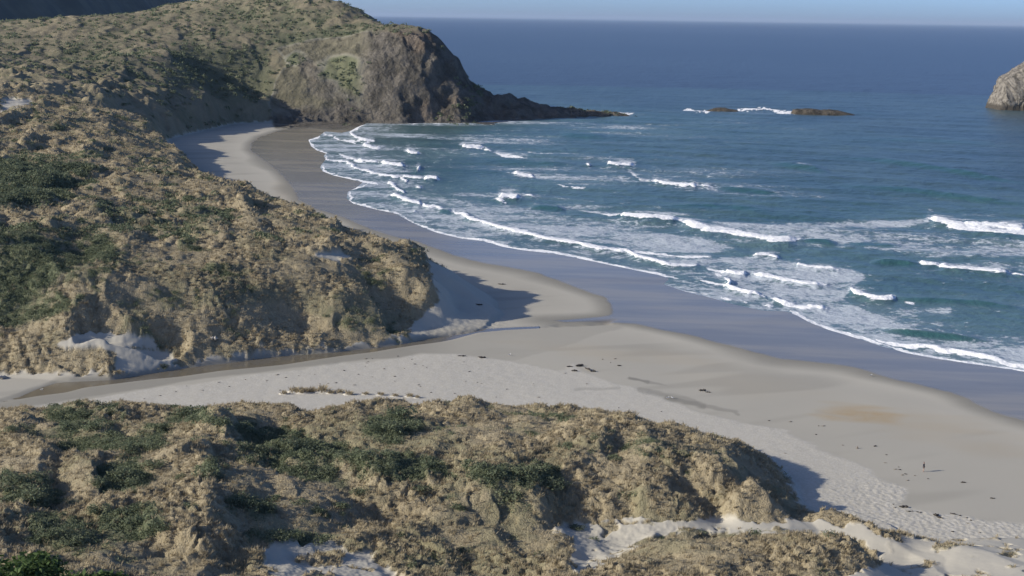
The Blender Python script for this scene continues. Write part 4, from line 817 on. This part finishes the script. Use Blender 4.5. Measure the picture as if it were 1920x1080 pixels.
# tussocks on the open sand in front of the dune
TS = [(532,737,.8),(552,734,1.3),(566,735,1.3),(583,733,1.1),(603,733,1.5),(620,736,.8),(637,735,.9),(653,738,.9),(685,738,.7),(713,739,.7),(740,741,.7),(768,742,.8),(782,744,.6)]
def tussock(seed, nb=90):
    n = nb; a = rng.uniform(0, 6.28, n); rr = rng.uniform(0, .55, n); tl = rng.uniform(.1, .9, n); co = []
    root = np.stack([np.cos(a)*rr, np.sin(a)*rr, 0*a+.05], 1); D = np.stack([np.cos(a)*tl+.3, np.sin(a)*tl, np.sqrt(1-tl**2*.8)], 1); D /= np.linalg.norm(D, axis=1, keepdims=True); L = rng.uniform(.5, 1.0, n)[:, None]
    b = a+1.57; w = np.stack([np.cos(b), np.sin(b), 0*b], 1)*.06
    co = np.stack([root-w, root+w, root+D*L*.6+w*.7, root+D*L-np.array([0, 0, .1]), root+D*L*.6-w*.7], 1).reshape(-1, 3)
    q = np.arange(n)[:, None]*5; return co, np.concatenate([np.concatenate([q, q+1, q+2], 1), np.concatenate([q, q+2, q+4], 1), np.concatenate([q+4, q+2, q+3], 1)], 0)
for i, (x, y, s) in enumerate(TS):
    e = bpy.data.objects.new('grass_tussock', None); link(e); gx, gy, gz = on_ground(x, y+2); e.location = (gx, gy, gz-.02); e.scale = (s*1.5, s*1.2, s*1.3)
    co, f = tussock(i); mesh_np('grass_blades', co, f, M_GRASS, False, None, e)
    uu = np.linspace(0, 2*np.pi, 20, endpoint=False); ring = [];
    for k, (rad, hh) in enumerate(((1.1, -.08), (.8, .08), (.5, .2), (.2, .26))): ring += [(rad*math.cos(q)*(1+.12*math.sin(3*q+i))+(.25 if k == 0 else 0), rad*math.sin(q)*.8, hh) for q in uu]
    fc = [(k*20+j, k*20+(j+1) % 20, (k+1)*20+(j+1) % 20, (k+1)*20+j) for k in range(3) for j in range(20)]
    mesh_np('sand_mound', np.array(ring), np.array(fc), M_TER, True, {'maskA': np.zeros((80, 4)), 'maskB': np.tile([1, 0, 0, 0], (80, 1))}, e)
    big = 2 if s > 1 else 0
    lab = {4: 'tallest rounded grass tussock, at the right of the clump on the open sand', 0: 'small grass tussock at the left end of the row on the open sand', 12: 'tiny grass tussock at the right end of the row on the open sand'}.get(i)
    tag(e, lab or ('rounded' if s > 1 else 'low small')+' grass tussock, '+'first second third fourth fifth sixth seventh eighth ninth tenth eleventh twelfth thirteenth'.split()[i]+' from the left in the row on open sand', 'grass tussock', 'grass tussocks in a row on the open sand')
# gulls
def gull(x, y, rz, label):
    e = bpy.data.objects.new('gull', None); link(e)
    def tube(name, pts, mat, m=10):
        P = []; 
        for (cx, cy, cz, ry, rz_) in pts:
            for k in range(m): a = 2*math.pi*k/m; P.append((cx, cy+ry*math.cos(a), cz+rz_*math.sin(a)))
        F = [(i*m+k, i*m+(k+1) % m, (i+1)*m+(k+1) % m, (i+1)*m+k) for i in range(len(pts)-1) for k in range(m)]
        return mesh_np(name, np.array(P), np.array(F), mat, True, None, e)
    tube('body', [(-.30,0,.22,.005,.005),(-.2,0,.21,.05,.04),(-.05,0,.2,.09,.08),(.1,0,.21,.09,.09),(.17,0,.27,.05,.06),(.2,0,.33,.045,.05),(.24,0,.36,.045,.045),(.28,0,.36,.02,.02)], M_GULL)
    for s in (-1, 1): tube('wing', [(-.28,s*.03,.24,.005,.005),(-.15,s*.075,.24,.02,.045),(0,s*.095,.24,.02,.06),(.1,s*.085,.24,.01,.03)], M_GREYF); tube('leg', [(.0,s*.04,.12,.008,.008),(.001,s*.04,.0,.008,.008),(.03,s*.04,0,.02,.004)], M_BILL)
    tube('bill', [(.27,0,.355,.014,.014),(.33,0,.345,.003,.004)], M_BILL)
    gx, gy, gz = on_ground(x, y); e.location = (gx, gy, gz+.02); e.rotation_euler = (0, 0, rz); e.scale = (1.25,)*3; tag(e, label, 'gull', 'white gulls on the sand')
gull(1252, 748, .4, 'white gull on a grey damp patch of sand, left of a pair'); gull(1261, 748, 2.9, 'white gull on a grey damp patch of sand, right of a pair')
gull(955, 667, .2, 'lone white gull at the lower edge of the grey sand beside the stream mouth'); gull(78, 731, .0, 'lone white gull standing in the brown stream at the left')
gull(1633, 706, .5, 'lone white gull near the wet sand edge at the right'); 

# ------------------------------------------------------------------ the person walking on the beach
def person():
    e = bpy.data.objects.new('person', None); link(e)
    skin = solid('skin', (.42, .27, .2), .6); navy = solid('navy_jacket', (.012, .013, .035)); shorts = solid('black_shorts', (.015, .015, .02)); hairm = solid('brown_hair', (.05, .035, .025)); shoe = solid('grey_shoes', (.12, .12, .13))
    def skinned(name, verts, edges, radii, mat, sub=2):
        me = bpy.data.meshes.new(name); me.from_pydata(verts, edges, []); o = link(bpy.data.objects.new(name, me)); o.parent = e
        md = o.modifiers.new('skin', 'SKIN'); md.use_smooth_shade = True
        for i, r in enumerate(radii): v = me.skin_vertices[0].data[i]; v.radius = r if isinstance(r, tuple) else (r, r); v.use_root = (i == 0)
        s = o.modifiers.new('sub', 'SUBSURF'); s.levels = sub; s.render_levels = sub; me.materials.append(mat); return o
    # body: pelvis, spine, neck, head; legs apart mid stride; arms hanging with five fingers each
    V = [(0,0,.93),(0,0,1.1),(0,.01,1.28),(0,.01,1.42),(0,0,1.5),(0,-.02,1.60),(0,-.02,1.70)]; R = [(.15,.11),(.13,.10),(.15,.11),(.12,.09),.05,(.08,.095),(.06,.07)]; E = [(0,1),(1,2),(2,3),(3,4),(4,5),(5,6)]
    def chain(start, pts, rad):
        p = start
        for c, r in zip(pts, rad): V.append(c); R.append(r); E.append((p, len(V)-1)); p = len(V)-1
        return p
    chain(0, [(-.10,.0,.84),(-.13,-.06,.48),(-.15,.02,.09),(-.155,-.10,.035)], [(.085,.09),.055,.04,(.042,.03)])
    chain(0, [(.10,.0,.84),(.13,-.03,.48),(.15,.12,.10),(.155,.02,.04)], [(.085,.09),.055,.04,(.042,.03)])
    for s in (-1, 1):
        w = chain(3, [(s*.17,.01,1.39),(s*.23,.03,1.12),(s*.24,-.05,.88)], [.055,.042,.028])
        pal = chain(w, [(s*.245,-.07,.81)], [(.034,.018)])
        for k, (dx, ln) in enumerate(((-.03,.075),(-.01,.085),(.01,.08),(.028,.065))): chain(pal, [(s*.245,-.07+dx,.79),(s*.245-s*.01,-.075+dx,.79-ln*.6),(s*.245-s*.025,-.08+dx,.79-ln)], [.009,.009,.007])
        chain(pal, [(s*.235,-.105,.82),(s*.225,-.12,.79)], [.011,.008])
    skinned('body', V, E, R, skin, 1)
    skinned('jacket', [(0,.0,.90),(0,0,1.1),(0,.01,1.28),(0,.01,1.44),(-.17,.01,1.40),(-.23,.03,1.12),(-.24,-.04,.92),(.17,.01,1.40),(.23,.03,1.12),(.24,-.04,.92)], [(0,1),(1,2),(2,3),(3,4),(4,5),(5,6),(3,7),(7,8),(8,9)], [(.2,.15),(.17,.14),(.19,.15),(.13,.11),.085,.068,.05,.085,.068,.05], navy)
    skinned('shorts', [(0,0,.95),(-.10,0,.84),(-.125,-.04,.6),(.10,0,.84),(.125,-.02,.6)], [(0,1),(1,2),(0,3),(3,4)], [(.17,.13),(.11,.11),.095,(.11,.11),.095], shorts)
    skinned('hair', [(0,.0,1.74),(0,.06,1.68),(0,.07,1.6)], [(0,1),(1,2)], [(.075,.08),(.08,.06),(.06,.04)], hairm)
    for s, y in ((-1, -.05), (1, .07)): skinned('shoe', [(s*.152, y+.06, .045),(s*.155, y-.09, .035)], [(0, 1)], [(.045,.045),(.045,.03)], shoe, 1)
    # face
    for s in (-1, 1): skinned('eye', [(s*.03,-.105,1.63),(s*.03,-.11,1.63)], [(0, 1)], [.009,.009], shorts, 1); skinned('ear', [(s*.082,-.015,1.62),(s*.085,-.01,1.59)], [(0, 1)], [.018,.014], skin, 1)
    skinned('nose', [(0,-.11,1.62),(0,-.125,1.595)], [(0, 1)], [.01,.016], skin, 1); skinned('mouth', [(-.02,-.105,1.56),(.02,-.105,1.56)], [(0, 1)], [.006,.006], hairm, 1)
    gx, gy, gz = on_ground(1731.5, 884.5); e.location = (gx, gy, gz); e.rotation_euler = (0, 0, 1.1)
    tag(e, 'person in dark navy jacket and shorts with bare lower legs, standing on the open beach', 'person')
person()

# ------------------------------------------------------------------ sea air: one thin even volume round everything
def haze():
    b = 160000.0; me = bpy.data.meshes.new('haze'); z0, z1 = -12.0, 240.0
    v = [(x, y, z) for z in (z0, z1) for (x, y) in ((-b, -b), (b, -b), (b, b), (-b, b))]
    me.from_pydata(v, [], [(0, 3, 2, 1), (4, 5, 6, 7), (0, 1, 5, 4), (1, 2, 6, 5), (2, 3, 7, 6), (3, 0, 4, 7)])
    m = bpy.data.materials.new('haze'); m.use_nodes = True; n = m.node_tree.nodes; n.clear()
    pv = n.new('ShaderNodeVolumePrincipled'); pv.inputs['Color'].default_value = (.50, .63, .82, 1); pv.inputs['Density'].default_value = HAZE; pv.inputs['Anisotropy'].default_value = 0.0
    o = n.new('ShaderNodeOutputMaterial'); m.node_tree.links.new(pv.outputs[0], o.inputs['Volume']); me.materials.append(m)
    tag(link(bpy.data.objects.new('haze', me)), 'thin pale blue sea haze', kind='stuff')
HAZE = 1.8e-5
haze()
